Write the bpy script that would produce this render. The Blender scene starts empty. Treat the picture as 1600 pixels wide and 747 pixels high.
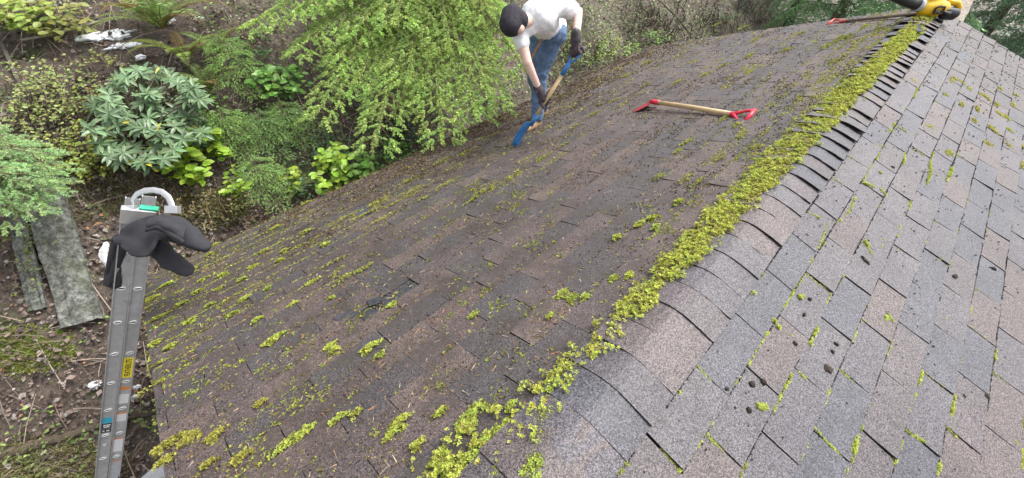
import bpy, bmesh, math, random
import numpy as np
from mathutils import Vector, Matrix

random.seed(7)
rng = np.random.default_rng(7)
scene = bpy.context.scene
COL = scene.collection
PI = math.pi
R = math.radians

# ------------------------------------------------------------------ camera
# calibrated from the shingle grid: ridge = world Y axis at z = 0, slopes 20 degrees
ALPHA = R(20.0)
CA, SA = math.cos(ALPHA), math.sin(ALPHA)
F_PX = 643.6
W_CAP = 0.17
RP = np.array([[0.67032657, 0.69854933, 0.25038196],
               [-0.70081206, 0.48500171, 0.52310209],
               [0.24397693, -0.52611993, 0.81466132]])
BASIS = np.array([[CA, 0, -SA], [0, 1, 0], [SA, 0, CA]])
RW = RP @ BASIS                                   # rows: camera right, up, back in world axes
CAM = (np.array([-0.39580956 + W_CAP, -0.67590897, 1.27990625])) @ BASIS

cam_data = bpy.data.cameras.new('camera')
cam = bpy.data.objects.new('camera', cam_data)
COL.objects.link(cam)
M = Matrix([list(RW[:, 0]), list(RW[:, 1]), list(RW[:, 2])]).to_4x4()
M.translation = Vector(CAM)
cam.matrix_world = M
cam_data.sensor_fit = 'HORIZONTAL'
cam_data.sensor_width = 36.0
cam_data.lens = F_PX / 1600.0 * 36.0
cam_data.clip_start = 0.02
cam_data.clip_end = 2000
scene.camera = cam
scene.render.resolution_x, scene.render.resolution_y = 1024, 478

# ------------------------------------------------------------------ world, sun, exposure (bright overcast)
SUN_EL, SUN_AZ = R(56), R(25)                     # azimuth measured from +Y towards +X
world = bpy.data.worlds.new('World')
scene.world = world
world.use_nodes = True
wn = world.node_tree
wn.nodes.clear()
w_out = wn.nodes.new('ShaderNodeOutputWorld')
w_bg = wn.nodes.new('ShaderNodeBackground')
w_sky = wn.nodes.new('ShaderNodeTexSky')
w_sky.sky_type = 'NISHITA'
w_sky.sun_disc = False
w_sky.sun_elevation = SUN_EL
w_sky.sun_rotation = SUN_AZ
w_sky.air_density = 1.0
w_sky.dust_density = 4.0
w_sky.ozone_density = 1.0
w_hs = wn.nodes.new('ShaderNodeHueSaturation')    # cloud cover takes the blue out of the sky
w_hs.inputs['Saturation'].default_value = 0.22
wn.links.new(w_sky.outputs[0], w_hs.inputs['Color'])
wn.links.new(w_hs.outputs[0], w_bg.inputs['Color'])
w_bg.inputs['Strength'].default_value = 0.15
wn.links.new(w_bg.outputs[0], w_out.inputs['Surface'])

sun_d = bpy.data.lights.new('sun', 'SUN')
sun_d.energy = 1.5
sun_d.angle = R(25)
sun_d.color = (1.0, 0.97, 0.93)
sun = bpy.data.objects.new('sun', sun_d)
COL.objects.link(sun)
sun_dir = Vector((math.sin(SUN_AZ) * math.cos(SUN_EL), math.cos(SUN_AZ) * math.cos(SUN_EL), math.sin(SUN_EL)))
sun.rotation_euler = sun_dir.to_track_quat('Z', 'Y').to_euler()
sun.location = sun_dir * 30

vs = scene.view_settings
vs.view_transform = 'Standard'
vs.look = 'None'
vs.gamma = 1.0
vs.use_curve_mapping = False
vs.exposure = 1.18

# ------------------------------------------------------------------ helpers: pixels -> places
def ray(px, py):
    d = np.array([(px - 800) / F_PX, -(py - 373.5) / F_PX, -1.0])
    return d @ RW                                 # camera depth 1 per unit length

def pt(px, py, depth):
    return CAM + ray(px, py) * depth

def left_hit(px, py, h=0.0):
    n = np.array([-SA, 0, CA]); d = ray(px, py)
    t = (h - CAM @ n) / (d @ n)
    p = CAM + t * d
    return p

def right_hit(px, py, h=0.0):
    n = np.array([SA, 0, CA]); d = ray(px, py)
    t = (h - CAM @ n) / (d @ n)
    return CAM + t * d

def left_sy(px, py):
    p = left_hit(px, py); return -p[0] / CA, p[1]

def right_sy(px, py):
    p = right_hit(px, py); return p[0] / CA, p[1]

def Lp(s, y, h=0.0):                              # point on the left slope, h above its plane
    s = np.asarray(s, float); y = np.asarray(y, float)
    return np.stack([-s * CA - h * SA, y + 0 * s, -s * SA + h * CA], -1)

def Rp(s, y, h=0.0):
    s = np.asarray(s, float); y = np.asarray(y, float)
    return np.stack([s * CA + h * SA, y + 0 * s, -s * SA + h * CA], -1)

def project(P):
    d = (np.asarray(P) - CAM) @ RW.T
    z = np.maximum(-d[..., 2], 1e-6)
    return np.stack([800 + F_PX * d[..., 0] / z, 373.5 - F_PX * d[..., 1] / z, -d[..., 2]], -1)

# terrain: a bank that climbs to the left of the house
PX = [-300, -60, -20, -12, -8.5, -7.2, -6.2, -5.2, -4.4, -3.7, -3.0, 0, 3.5, 8, 20, 60, 300]
PZ = [40, 14, 5.2, 2.3, 0.7, 0.05, -0.55, -1.2, -1.8, -2.45, -2.85, -3.0, -3.2, -4.2, -7, -14, -40]

def ground(x, y):
    x = np.asarray(x, float); y = np.asarray(y, float)
    z = np.interp(x, PX, PZ)
    k = 1 / (1 + (x / 25) ** 2)
    z = z + k * (0.10 * np.sin(x * 1.7 + y * 0.9) + 0.07 * np.sin(x * 0.8 - y * 2.1 + 1.3)
                 + 0.035 * np.sin(x * 4.3 + y * 3.1) + 0.025 * np.sin(y * 5.7 - x * 3.3))
    z = z - np.clip((y - 7) * 0.06, 0, 6) - np.clip((-2.2 - y) * 0.10, 0, 4) * np.clip((x + 8) / 4, 0, 1)
    return z

from bisect import bisect_right
def ground1(x, y):
    """scalar twin of ground()"""
    i = min(max(bisect_right(PX, x) - 1, 0), len(PX) - 2)
    f = min(max((x - PX[i]) / (PX[i + 1] - PX[i]), 0), 1)
    z = PZ[i] + (PZ[i + 1] - PZ[i]) * f
    k = 1 / (1 + (x / 25) ** 2)
    sn = math.sin
    z += k * (0.10 * sn(x * 1.7 + y * 0.9) + 0.07 * sn(x * 0.8 - y * 2.1 + 1.3) + 0.035 * sn(x * 4.3 + y * 3.1) + 0.025 * sn(y * 5.7 - x * 3.3))
    return z - min(max((y - 7) * 0.06, 0), 6) - min(max((-2.2 - y) * 0.10, 0), 4) * min(max((x + 8) / 4, 0), 1)

def g_at(px, py):
    d = ray(px, py).tolist(); c = CAM.tolist(); t = 1.0; h = 0.12
    while t < 80 and c[2] + t * d[2] > ground1(c[0] + t * d[0], c[1] + t * d[1]): t += h
    lo, hi = t - h, t
    for _ in range(8):
        m_ = (lo + hi) / 2
        if c[2] + m_ * d[2] > ground1(c[0] + m_ * d[0], c[1] + m_ * d[1]): lo = m_
        else: hi = m_
    x, y = c[0] + hi * d[0], c[1] + hi * d[1]
    return np.array([x, y, ground1(x, y)])

# ------------------------------------------------------------------ helpers: meshes
def mesh_np(name, V, faces, col=None, smooth=False):
    V = np.ascontiguousarray(V, dtype=np.float32).reshape(-1, 3)
    if not isinstance(faces, (list, tuple)):
        faces = [faces]
    faces = [np.asarray(f, dtype=np.int32) for f in faces if len(f)]
    me = bpy.data.meshes.new(name)
    me.vertices.add(len(V))
    me.vertices.foreach_set('co', V.ravel())
    nl = sum(f.size for f in faces); nf = sum(len(f) for f in faces)
    me.loops.add(nl); me.polygons.add(nf)
    me.loops.foreach_set('vertex_index', np.concatenate([f.ravel() for f in faces]).astype(np.int32))
    tot = np.concatenate([np.full(len(f), f.shape[1], np.int32) for f in faces])
    st = np.concatenate([[0], np.cumsum(tot)[:-1]]).astype(np.int32)
    me.polygons.foreach_set('loop_start', st)
    try:
        me.polygons.foreach_set('loop_total', tot)
    except Exception:
        pass
    me.polygons.foreach_set('use_smooth', np.full(nf, bool(smooth)))
    me.update(calc_edges=True)
    if col is not None:
        c = np.ones((len(V), 4), np.float32); c[:, :3] = col
        at = me.attributes.new('Col', 'FLOAT_COLOR', 'POINT')
        at.data.foreach_set('color', c.ravel())
    me.validate()
    return me

class MB:
    """collects vertices, faces and vertex colours of ONE mesh"""
    def __init__(self):
        self.v = []; self.f3 = []; self.f4 = []; self.c = []; self.n = 0
    def add(self, V, f3=None, f4=None, col=(0.5, 0.5, 0.5)):
        V = np.asarray(V, float).reshape(-1, 3)
        self.v.append(V)
        c = np.asarray(col, float)
        self.c.append(np.broadcast_to(c, (len(V), 3)).copy() if c.ndim == 1 else c)
        if f3 is not None and len(f3): self.f3.append(np.asarray(f3, int).reshape(-1, 3) + self.n)
        if f4 is not None and len(f4): self.f4.append(np.asarray(f4, int).reshape(-1, 4) + self.n)
        self.n += len(V)
    def scatter(self, tV, tF, mats, pos, col):
        """copies of a triangle template: mats (n,3,3), pos (n,3), col (n,3)"""
        mats = np.asarray(mats, float); pos = np.asarray(pos, float)
        n = len(pos)
        if n == 0: return
        V = np.einsum('nij,kj->nki', mats, tV) + pos[:, None, :]
        k = len(tV)
        Fi = (np.asarray(tF)[None] + (np.arange(n) * k)[:, None, None]).reshape(-1, tF.shape[1])
        col = np.broadcast_to(np.asarray(col, float), (n, 3))
        c = np.repeat(col, k, axis=0)
        if tF.shape[1] == 3: self.add(V.reshape(-1, 3), f3=Fi, col=c)
        else: self.add(V.reshape(-1, 3), f4=Fi, col=c)
    def tube(self, pts, rad, seg=6, col=(0.5, 0.5, 0.5), caps=True, flat=None):
        pts = np.asarray(pts, float); n = len(pts)
        rad = np.broadcast_to(np.asarray(rad, float), (n,))
        T = np.gradient(pts, axis=0); T /= np.linalg.norm(T, axis=1)[:, None] + 1e-12
        up = np.array([0, 0, 1.0]) if abs(T[0][2]) < 0.9 else np.array([1.0, 0, 0])
        a = np.cross(T[0], up); a /= np.linalg.norm(a)
        ang = np.arange(seg) / seg * 2 * PI
        V = []
        for i in range(n):
            a = a - T[i] * (a @ T[i]); a /= np.linalg.norm(a) + 1e-12
            b = np.cross(T[i], a)
            ry = rad[i] * (flat if flat else 1.0)
            V.append(pts[i] + np.cos(ang)[:, None] * a * rad[i] + np.sin(ang)[:, None] * b * ry)
        V = np.concatenate(V)
        i = np.arange(n - 1)[:, None] * seg; j = np.arange(seg)[None]
        q = np.stack([i + j, i + (j + 1) % seg, i + seg + (j + 1) % seg, i + seg + j], -1).reshape(-1, 4)
        f3 = []
        if caps:
            c0, c1 = len(V), len(V) + 1
            V = np.concatenate([V, pts[:1], pts[-1:]])
            for k in range(seg):
                f3.append((c0, (k + 1) % seg, k)); f3.append((c1, (n - 1) * seg + k, (n - 1) * seg + (k + 1) % seg))
        self.add(V, f3=f3, f4=q, col=col)
    def box(self, c, ax, ay, az, col=(0.5, 0.5, 0.5)):
        """box with centre c and half-axis vectors"""
        c, ax, ay, az = [np.asarray(v, float) for v in (c, ax, ay, az)]
        V = [c + i * ax + j * ay + k * az for k in (-1, 1) for j in (-1, 1) for i in (-1, 1)]
        self.add(V, f4=[(0, 2, 3, 1), (4, 5, 7, 6), (0, 1, 5, 4), (2, 6, 7, 3), (0, 4, 6, 2), (1, 3, 7, 5)], col=col)
    def grid(self, P, col=(0.5, 0.5, 0.5)):
        P = np.asarray(P, float); m, n = P.shape[:2]
        i = np.arange(m - 1)[:, None] * n; j = np.arange(n - 1)[None]
        q = np.stack([i + j, i + j + 1, i + n + j + 1, i + n + j], -1).reshape(-1, 4)
        c = np.asarray(col, float)
        self.add(P.reshape(-1, 3), f4=q, col=c if c.ndim == 1 else c.reshape(-1, 3))
    def mesh(self, name, smooth=False):
        V = np.concatenate(self.v); C = np.concatenate(self.c)
        fs = []
        if self.f3: fs.append(np.concatenate(self.f3))
        if self.f4: fs.append(np.concatenate(self.f4))
        return mesh_np(name, V, fs, C, smooth)
    def build(self, name, m, parent=None, smooth=False, bevel=0):
        o = bpy.data.objects.new(name, self.mesh(name, smooth))
        COL.objects.link(o)
        o.data.materials.append(m)
        if parent is not None: o.parent = parent
        if bevel:
            b = o.modifiers.new('bevel', 'BEVEL'); b.width = bevel; b.segments = 2; b.limit_method = 'ANGLE'
        return o

def thing(name, label, cat, loc=(0, 0, 0), group=None):
    o = bpy.data.objects.new(name, None)
    COL.objects.link(o)
    o.location = Vector(loc); o.empty_display_size = 0.1
    return tag(o, label, cat, group)

def tag(o, label=None, cat=None, group=None, kind=None):
    if label: o['label'] = label
    if cat: o['category'] = cat
    if group: o['group'] = group
    if kind: o['kind'] = kind
    return o

def attach(child, parent):
    """parent without moving: parent Empties are only translated"""
    child.parent = parent
    child.matrix_parent_inverse = Matrix.Translation(-Vector(parent.location))
    return child

def frames(normals, spin=None):
    """(n,3,3) matrices with z along normals and random spin"""
    n = np.asarray(normals, float)
    n = n / np.linalg.norm(n, axis=1)[:, None]
    ref = np.where(np.abs(n[:, 2:3]) < 0.9, np.array([[0, 0, 1.0]]), np.array([[1.0, 0, 0]]))
    a = np.cross(n, ref); a /= np.linalg.norm(a, axis=1)[:, None]
    b = np.cross(n, a)
    if spin is None: spin = rng.uniform(0, 2 * PI, len(n))
    c, s = np.cos(spin)[:, None], np.sin(spin)[:, None]
    x = a * c + b * s; y = -a * s + b * c
    return np.stack([x, y, n], -1)

def frames_dir(d, nrm):
    """x along d, z near nrm"""
    d = d / np.linalg.norm(d, axis=1)[:, None]
    y = np.cross(nrm, d); y /= np.linalg.norm(y, axis=1)[:, None] + 1e-9
    z = np.cross(d, y)
    return np.stack([d, y, z], -1)

# ------------------------------------------------------------------ materials
def new_mat(name):
    m = bpy.data.materials.new(name); m.use_nodes = True
    nt = m.node_tree; nt.nodes.clear()
    out = nt.nodes.new('ShaderNodeOutputMaterial')
    b = nt.nodes.new('ShaderNodeBsdfPrincipled')
    nt.links.new(b.outputs[0], out.inputs['Surface'])
    return m, nt, b, out

def N(nt, t, **kw):
    n = nt.nodes.new(t)
    for k, v in kw.items(): setattr(n, k, v)
    return n

def noise(nt, co, scale, detail=4, rough=0.6):
    n = N(nt, 'ShaderNodeTexNoise')
    n.inputs['Scale'].default_value = scale; n.inputs['Detail'].default_value = detail
    n.inputs['Roughness'].default_value = rough
    if co is not None: nt.links.new(co, n.inputs['Vector'])
    return n

def ramp(nt, src, stops):
    r = N(nt, 'ShaderNodeValToRGB')
    e = r.color_ramp.elements
    while len(e) < len(stops): e.new(0.5)
    for i, (p, c) in enumerate(stops):
        e[i].position = p; e[i].color = (*c, 1) if len(c) == 3 else c
    nt.links.new(src, r.inputs[0])
    return r

def mixc(nt, mode, fac, a, b):
    m = N(nt, 'ShaderNodeMix', data_type='RGBA', blend_type=mode)
    for idx, v in ((0, fac), (6, a), (7, b)):
        if hasattr(v, 'is_linked') or isinstance(v, bpy.types.NodeSocket): nt.links.new(v, m.inputs[idx])
        elif idx == 0: m.inputs[0].default_value = v
        else: m.inputs[idx].default_value = (*v, 1)
    return m.outputs[2]

def bump(nt, b, h, strength, dist):
    bp = N(nt, 'ShaderNodeBump')
    bp.inputs['Strength'].default_value = strength; bp.inputs['Distance'].default_value = dist
    nt.links.new(h, bp.inputs['Height']); nt.links.new(bp.outputs[0], b.inputs['Normal'])

def plain_mat(name, col, rough=0.5, metal=0.0, var=0.15, scale=30, bstr=0.0, bdist=0.002, spec=None, dirt=None):
    m, nt, b, out = new_mat(name)
    tc = N(nt, 'ShaderNodeTexCoord')
    n = noise(nt, tc.outputs['Object'], scale, 5)
    lo = [max(0, c * (1 - var)) for c in col]; hi = [min(1, c * (1 + var)) for c in col]
    r = ramp(nt, n.outputs[0], [(0.3, lo), (0.7, hi)])
    o = r.outputs[0]
    if dirt:
        n2 = noise(nt, tc.outputs['Object'], dirt[1], 6, 0.7)
        k = ramp(nt, n2.outputs[0], [(dirt[2], (0, 0, 0)), (dirt[2] + 0.12, (1, 1, 1))])
        o = mixc(nt, 'MIX', k.outputs[0], o, dirt[0])
    nt.links.new(o, b.inputs['Base Color'])
    b.inputs['Roughness'].default_value = rough; b.inputs['Metallic'].default_value = metal
    if spec is not None: b.inputs['Specular IOR Level'].default_value = spec
    if bstr: bump(nt, b, n.outputs[0], bstr, bdist)
    return m

def col_mat(name, rough=0.6, trans=0.0, var=0.25, scale=60, spec=0.5, bstr=0.0):
    """colour from the mesh attribute Col, with grain; optional translucency for leaves"""
    m, nt, b, out = new_mat(name)
    at = N(nt, 'ShaderNodeAttribute', attribute_name='Col')
    tc = N(nt, 'ShaderNodeTexCoord')
    n = noise(nt, tc.outputs['Object'], scale, 3)
    r = ramp(nt, n.outputs[0], [(0.25, (1 - var,) * 3), (0.75, (1 + var,) * 3)])
    o = mixc(nt, 'MULTIPLY', 1.0, at.outputs['Color'], r.outputs[0])
    nt.links.new(o, b.inputs['Base Color'])
    b.inputs['Roughness'].default_value = rough
    b.inputs['Specular IOR Level'].default_value = spec
    if bstr: bump(nt, b, n.outputs[0], bstr, 0.004)
    if trans:
        t = N(nt, 'ShaderNodeBsdfTranslucent')
        nt.links.new(o, t.inputs['Color'])
        mx = N(nt, 'ShaderNodeMixShader'); mx.inputs[0].default_value = trans
        nt.links.new(b.outputs[0], mx.inputs[1]); nt.links.new(t.outputs[0], mx.inputs[2])
        nt.links.new(mx.outputs[0], out.inputs['Surface'])
    return m

def shingle_mat(name, wet, dirt_col, dirt_lo):
    m, nt, b, out = new_mat(name)
    at = N(nt, 'ShaderNodeAttribute', attribute_name='Col')
    geo = N(nt, 'ShaderNodeNewGeometry')
    gr = N(nt, 'ShaderNodeTexVoronoi'); gr.inputs['Scale'].default_value = 320
    nt.links.new(geo.outputs['Position'], gr.inputs['Vector'])
    bw = N(nt, 'ShaderNodeRGBToBW'); nt.links.new(gr.outputs['Color'], bw.inputs[0])
    g = ramp(nt, bw.outputs[0], [(0.14, (0.18, 0.18, 0.2)), (0.34, (0.72, 0.72, 0.72)), (0.62, (1.1, 1.1, 1.1)), (0.86, (2.0, 1.96, 1.94))])
    c = mixc(nt, 'MULTIPLY', 1.0, at.outputs['Color'], g.outputs[0])
    # coarser bare spots where granules are lost
    sp = noise(nt, geo.outputs['Position'], 130, 2, 0.6)
    spr = ramp(nt, sp.outputs[0], [(0.355, (0.20, 0.19, 0.19)), (0.415, (1, 1, 1))])
    c = mixc(nt, 'MULTIPLY', 0.9, c, spr.outputs[0])
    # broad weathering
    n1 = noise(nt, geo.outputs['Position'], 2.3, 6, 0.65)
    r1 = ramp(nt, n1.outputs[0], [(0.3, (0.78, 0.77, 0.78)), (0.7, (1.15, 1.12, 1.1))])
    c = mixc(nt, 'MULTIPLY', 1.0, c, r1.outputs[0])
    n2 = noise(nt, geo.outputs['Position'], 5.5, 8, 0.75)
    r2 = ramp(nt, n2.outputs[0], [(dirt_lo, (0, 0, 0)), (dirt_lo + 0.2, (1, 1, 1))])
    c = mixc(nt, 'MIX', r2.outputs[0], c, dirt_col)
    nt.links.new(c, b.inputs['Base Color'])
    b.inputs['Roughness'].default_value = wet
    b.inputs['Specular IOR Level'].default_value = 0.45
    bump(nt, b, bw.outputs[0], 0.5, 0.003)
    return m

M_SH_R = shingle_mat('shingle_granules_clean', 0.55, (0.10, 0.085, 0.075), 0.66)
M_SH_L = shingle_mat('shingle_granules_dirty', 0.62, (0.045, 0.035, 0.029), 0.46)
M_DECK = plain_mat('roof_underlay', (0.018, 0.017, 0.018), 0.8, var=0.3, scale=40)
M_MOSS = col_mat('moss', 0.75, 0.25, 0.3, 90, 0.2)
M_DEBRIS = col_mat('needle_litter', 0.7, 0.0, 0.3, 120, 0.3)
M_LEAF = col_mat('leaf', 0.42, 0.28, 0.22, 25, 0.5)
M_GLOSS = col_mat('leaf_glossy', 0.38, 0.2, 0.2, 25, 0.45)
M_NEEDLE = col_mat('conifer_needles', 0.5, 0.22, 0.25, 18, 0.4)
M_BARK = col_mat('bark', 0.85, 0, 0.4, 22, 0.2, 0.8)
M_TWIG = col_mat('twig', 0.8, 0, 0.3, 60, 0.2)
M_COLOR = col_mat('painted', 0.4, 0, 0.06, 40, 0.5)

def jit(col, n, amt=0.2, hue=0.06):
    c = np.asarray(col, float)[None] * (1 + rng.normal(0, amt, (n, 1))) * (1 + rng.normal(0, hue, (n, 3)))
    return np.clip(c, 0.003, 0.95)

# ================================================================== GROUND
def axis_pts(c, half, step, far):
    a = np.arange(-half, half + step / 2, step)
    ext = [half]; s = step
    while ext[-1] < far: s *= 1.25; ext.append(ext[-1] + s)
    e = np.array(ext[1:])
    return np.concatenate([-(e[::-1]), a, e]) + c
gx = axis_pts(-4, 9, 0.11, 500); gy = axis_pts(4, 11, 0.11, 500)
GX, GY = np.meshgrid(gx, gy, indexing='ij')
GZ = ground(GX, GY)
near = np.exp(-((GX + 4) / 9) ** 2 - ((GY - 3) / 11) ** 2)
GZ = GZ + rng.normal(0, 0.018, GZ.shape) * near
mb = MB(); mb.grid(np.stack([GX, GY, GZ], -1))
m, nt, b, out = new_mat('forest_floor')
geo = N(nt, 'ShaderNodeNewGeometry')
n1 = noise(nt, geo.outputs['Position'], 1.1, 8, 0.7)
n2 = noise(nt, geo.outputs['Position'], 28, 6, 0.75)
n3 = noise(nt, geo.outputs['Position'], 2.4, 5, 0.6)
r1 = ramp(nt, n1.outputs[0], [(0.3, (0.06, 0.046, 0.037)), (0.55, (0.135, 0.104, 0.082)), (0.75, (0.22, 0.18, 0.145))])
r2 = ramp(nt, n2.outputs[0], [(0.3, (0.4, 0.4, 0.4)), (0.55, (1, 1, 1)), (0.75, (1.7, 1.6, 1.5))])
c = mixc(nt, 'MULTIPLY', 1.0, r1.outputs[0], r2.outputs[0])
k = ramp(nt, n3.outputs[0], [(0.56, (0, 0, 0)), (0.68, (1, 1, 1))])
c = mixc(nt, 'MIX', k.outputs[0], c, (0.055, 0.075, 0.018))
nt.links.new(c, b.inputs['Base Color'])
b.inputs['Roughness'].default_value = 0.75
bump(nt, b, n2.outputs[0], 0.8, 0.03)
o = mb.build('ground', m, smooth=True)
tag(o, 'brown leaf covered bank climbing beside the roof', kind='structure')

# ================================================================== HOUSE: roof slopes, shingles, caps
Y0, Y1 = -1.18, 6.72
EXPO, TAB = 0.143, 0.333
S_EAVE = 3.70
house = thing('house', 'low gabled house roof of weathered grey brown asphalt shingles, mossy along its ridge', 'house', (0, 2.8, -3.0))

def slab(fn, s0, s1, y0, y1, h0, h1):
    mb = MB()
    P = [fn(s, y, h) for h in (h0, h1) for (s, y) in ((s0, y0), (s1, y0), (s1, y1), (s0, y1))]
    mb.add(np.array(P), f4=[(0, 3, 2, 1), (4, 5, 6, 7), (0, 1, 5, 4), (1, 2, 6, 5), (2, 3, 7, 6), (3, 0, 4, 7)])
    return mb
slope_l = attach(slab(Lp, 0.0, S_EAVE - 0.02, Y0 + 0.012, Y1 - 0.012, -0.03, -0.004).build('roof_slope', M_DECK), house)
slope_r = attach(slab(Rp, 0.004, S_EAVE - 0.02, Y0 + 0.012, Y1 - 0.012, -0.03, -0.004).build('roof_slope', M_DECK), house)
slope_l['label'] = 'darker debris covered slope falling to the bank'
slope_r['label'] = 'paler cleaned slope with mossy joints'

TINT_R = [(0.090, 0.084, 0.096), (0.080, 0.080, 0.095), (0.098, 0.085, 0.090), (0.077, 0.078, 0.093), (0.094, 0.088, 0.097), (0.104, 0.087, 0.087)]
TINT_L = [(0.076, 0.062, 0.063), (0.067, 0.061, 0.065), (0.092, 0.072, 0.069), (0.082, 0.066, 0.065), (0.066, 0.058, 0.060), (0.104, 0.079, 0.072)]
EDGE = np.array([0.012, 0.011, 0.012])              # cut asphalt at the edges carries no granules

def tab_geo(w, lift, curl, r):
    """a shingle tab: x along course (width w), y down the slope (0 = top of exposure), z = normal"""
    nx, ny = 4, 3
    xs = np.linspace(0, w, nx); ys = np.array([-0.03, 0.07, EXPO])
    X, Yv = np.meshgrid(xs, ys, indexing='ij')
    t = (Yv + 0.03) / (EXPO + 0.03)
    Z = 0.0025 + t * lift
    u = (X / w - 0.5) * 2
    Z = Z + curl * np.abs(u) ** 2.5 * np.clip(t, 0, 1) ** 2.5 + r.normal(0, 0.0006, X.shape)
    Yv = Yv + np.where(Yv > 0.13, r.normal(0, 0.002, X.shape), 0)
    X = X + np.where(u > 0.9, r.normal(0, 0.0012, X.shape), 0)
    th = 0.006
    top = np.stack([X, Yv, Z + th], -1); bot = np.stack([X, Yv, Z], -1)
    k = nx * ny
    V = np.concatenate([top.reshape(-1, 3), top.reshape(-1, 3), bot.reshape(-1, 3)])
    q = []
    for i in range(nx - 1):
        for j in range(ny - 1):
            a = i * ny + j; q.append((a, a + ny, a + ny + 1, a + 1))
    for i in range(nx - 1):
        a = i * ny + ny - 1 + k; q.append((a, a + ny, a + ny + k, a + k))
    for j in range(ny - 1):
        a = j + k; q.append((a, a + 1, a + 1 + k, a + k))
        a = (nx - 1) * ny + j + k; q.append((a + 1, a, a + k, a + 1 + k))
    return V, np.array(q)

def tab_col(V, tint):
    c = np.repeat(EDGE[None], len(V), 0); c[:len(V) // 3] = tint
    return c

class Slope: pass
def lay(fn, side, off_s, tints, mat, slope):
    """list of tabs: origin matrix, width, tint index"""
    out = []
    k = 0
    rr = np.random.default_rng(5 + side)
    ncour = int((S_EAVE - off_s) / EXPO) + 1
    for k in range(-1, ncour + 1):
        s_top = off_s + (k) * EXPO
        if s_top < 0.03 or s_top + EXPO > S_EAVE + 0.06: continue
        y_off = ((k % 2) * 0.5 * TAB) + (0.0 if side > 0 else 0.02)
        i0 = math.floor((Y0 - y_off) / TAB)
        run = rr.integers(0, len(tints))
        y = y_off + i0 * TAB
        while y < Y1 - 0.01:
            ya, yb = max(y, Y0), min(y + TAB, Y1)
            if rr.random() < 0.85: run = rr.integers(0, len(tints))
            if yb - ya > 0.03:
                out.append((s_top, ya, yb - ya, int(run)))
            y += TAB
    return out

def slope_matrix(side, s, y):
    """x axis along +-Y so that (x, down slope, normal) is right handed"""
    if side > 0:
        d = np.array([CA, 0, -SA]); n = np.array([SA, 0, CA])
    else:
        d = np.array([-CA, 0, -SA]); n = np.array([-SA, 0, CA])
    x = np.cross(d, n)
    o = d * s + np.array([0, y, 0])
    return x, d, n, o

tabs = []
for side, off, tints in ((1, W_CAP - 0.0, TINT_R), (-1, W_CAP - 0.123, TINT_L)):
    for (s, y, w, ti) in lay(None, side, off, tints, None, None):
        fn = Rp if side > 0 else Lp
        c = project(np.array([fn(s, y), fn(s + EXPO, y), fn(s + EXPO, y + w), fn(s, y + w)]))
        if (c[:, 2] > 0.15).all():
            x, yy = c[:, 0], c[:, 1]
            A = 0.5 * abs(np.dot(x, np.roll(yy, 1)) - np.dot(yy, np.roll(x, 1)))
            inside = (c[:, 0].max() > 0) and (c[:, 0].min() < 1600) and (c[:, 1].max() > 0) and (c[:, 1].min() < 747)
        else:
            A, inside = 0, False
        tabs.append((A if inside else 0, side, s, y, w, ti))
# the torn tab: pulled away, its place shows the black layer below
torn_s, torn_y = left_sy(572, 482)
def is_torn(t):
    _, side, s, y, w, ti = t
    return side < 0 and s < torn_s < s + EXPO and y < torn_y < y + w
torn_tab = [t for t in tabs if is_torn(t)]
tabs = [t for t in tabs if not is_torn(t)]
tabs.sort(key=lambda t: -t[0])
FILM = lambda y: float(np.interp(y, [2.5, 4.5, 6.0], [0, 0.35, 0.8]))   # old soil film, washed off nearer the middle
variants = {}
fields = {1: MB(), -1: MB()}
rv = np.random.default_rng(11)
for idx, (A, side, s, y, w, ti) in enumerate(tabs):
    tints = TINT_R if side > 0 else TINT_L
    x, d, n, org = slope_matrix(side, s, y)
    if x[1] < 0: org = org + np.array([0, w, 0])
    Mx = np.stack([x, d, n], 1)
    gap = 0.007 if side > 0 else 0.003
    full = abs(w - TAB) < 1e-6
    if idx < 300 and A > 0:
        key = (side, ti, int(rv.integers(0, 4)), 0 if full else round(w, 2))
        if key not in variants:
            V, q = tab_geo(w - gap, 0.004 + 0.002 * key[2], 0.0015 * key[2] * (1 if side > 0 else 0.5), rv)
            me = mesh_np('shingle', V, [q], tab_col(V, tints[ti]))
            me.materials.append(M_SH_R if side > 0 else M_SH_L)
            variants[key] = me
        o = bpy.data.objects.new('shingle', variants[key]); COL.objects.link(o)
        o.matrix_basis = Matrix([[*Mx[0], org[0]], [*Mx[1], org[1]], [*Mx[2], org[2]], [0, 0, 0, 1]])
        sl = slope_r if side > 0 else slope_l
        o.parent = sl
    else:
        V, q = tab_geo(w - gap, rv.uniform(0.004, 0.011), rv.uniform(0, 0.004), rv)
        fields[side].add(V @ Mx.T + org, f4=q, col=tab_col(V, (np.array(tints[ti]) * (1 - FILM(y)) + np.array((0.072, 0.059, 0.057)) * FILM(y) if side > 0 else np.array(tints[ti])) * rv.uniform(0.85, 1.15)))
for side, sl, mm in ((1, slope_r, M_SH_R), (-1, slope_l, M_SH_L)):
    o = fields[side].build('shingle_field', mm, sl); o['kind'] = 'stuff'

# ridge board and ridge caps: butts face the camera, each overlaps the next nearer one
mb = MB()
for sgn in (1, -1):
    fn = Rp if sgn > 0 else Lp
    mb.add(np.array([fn(0.0, Y0 + 0.02, 0.006), fn(0.13, Y0 + 0.02, 0.006), fn(0.13, Y1 - 0.02, 0.006), fn(0.0, Y1 - 0.02, 0.006)]), f4=[(0, 1, 2, 3)])
ridge = attach(mb.build('ridge_board', M_DECK), house)

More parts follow.
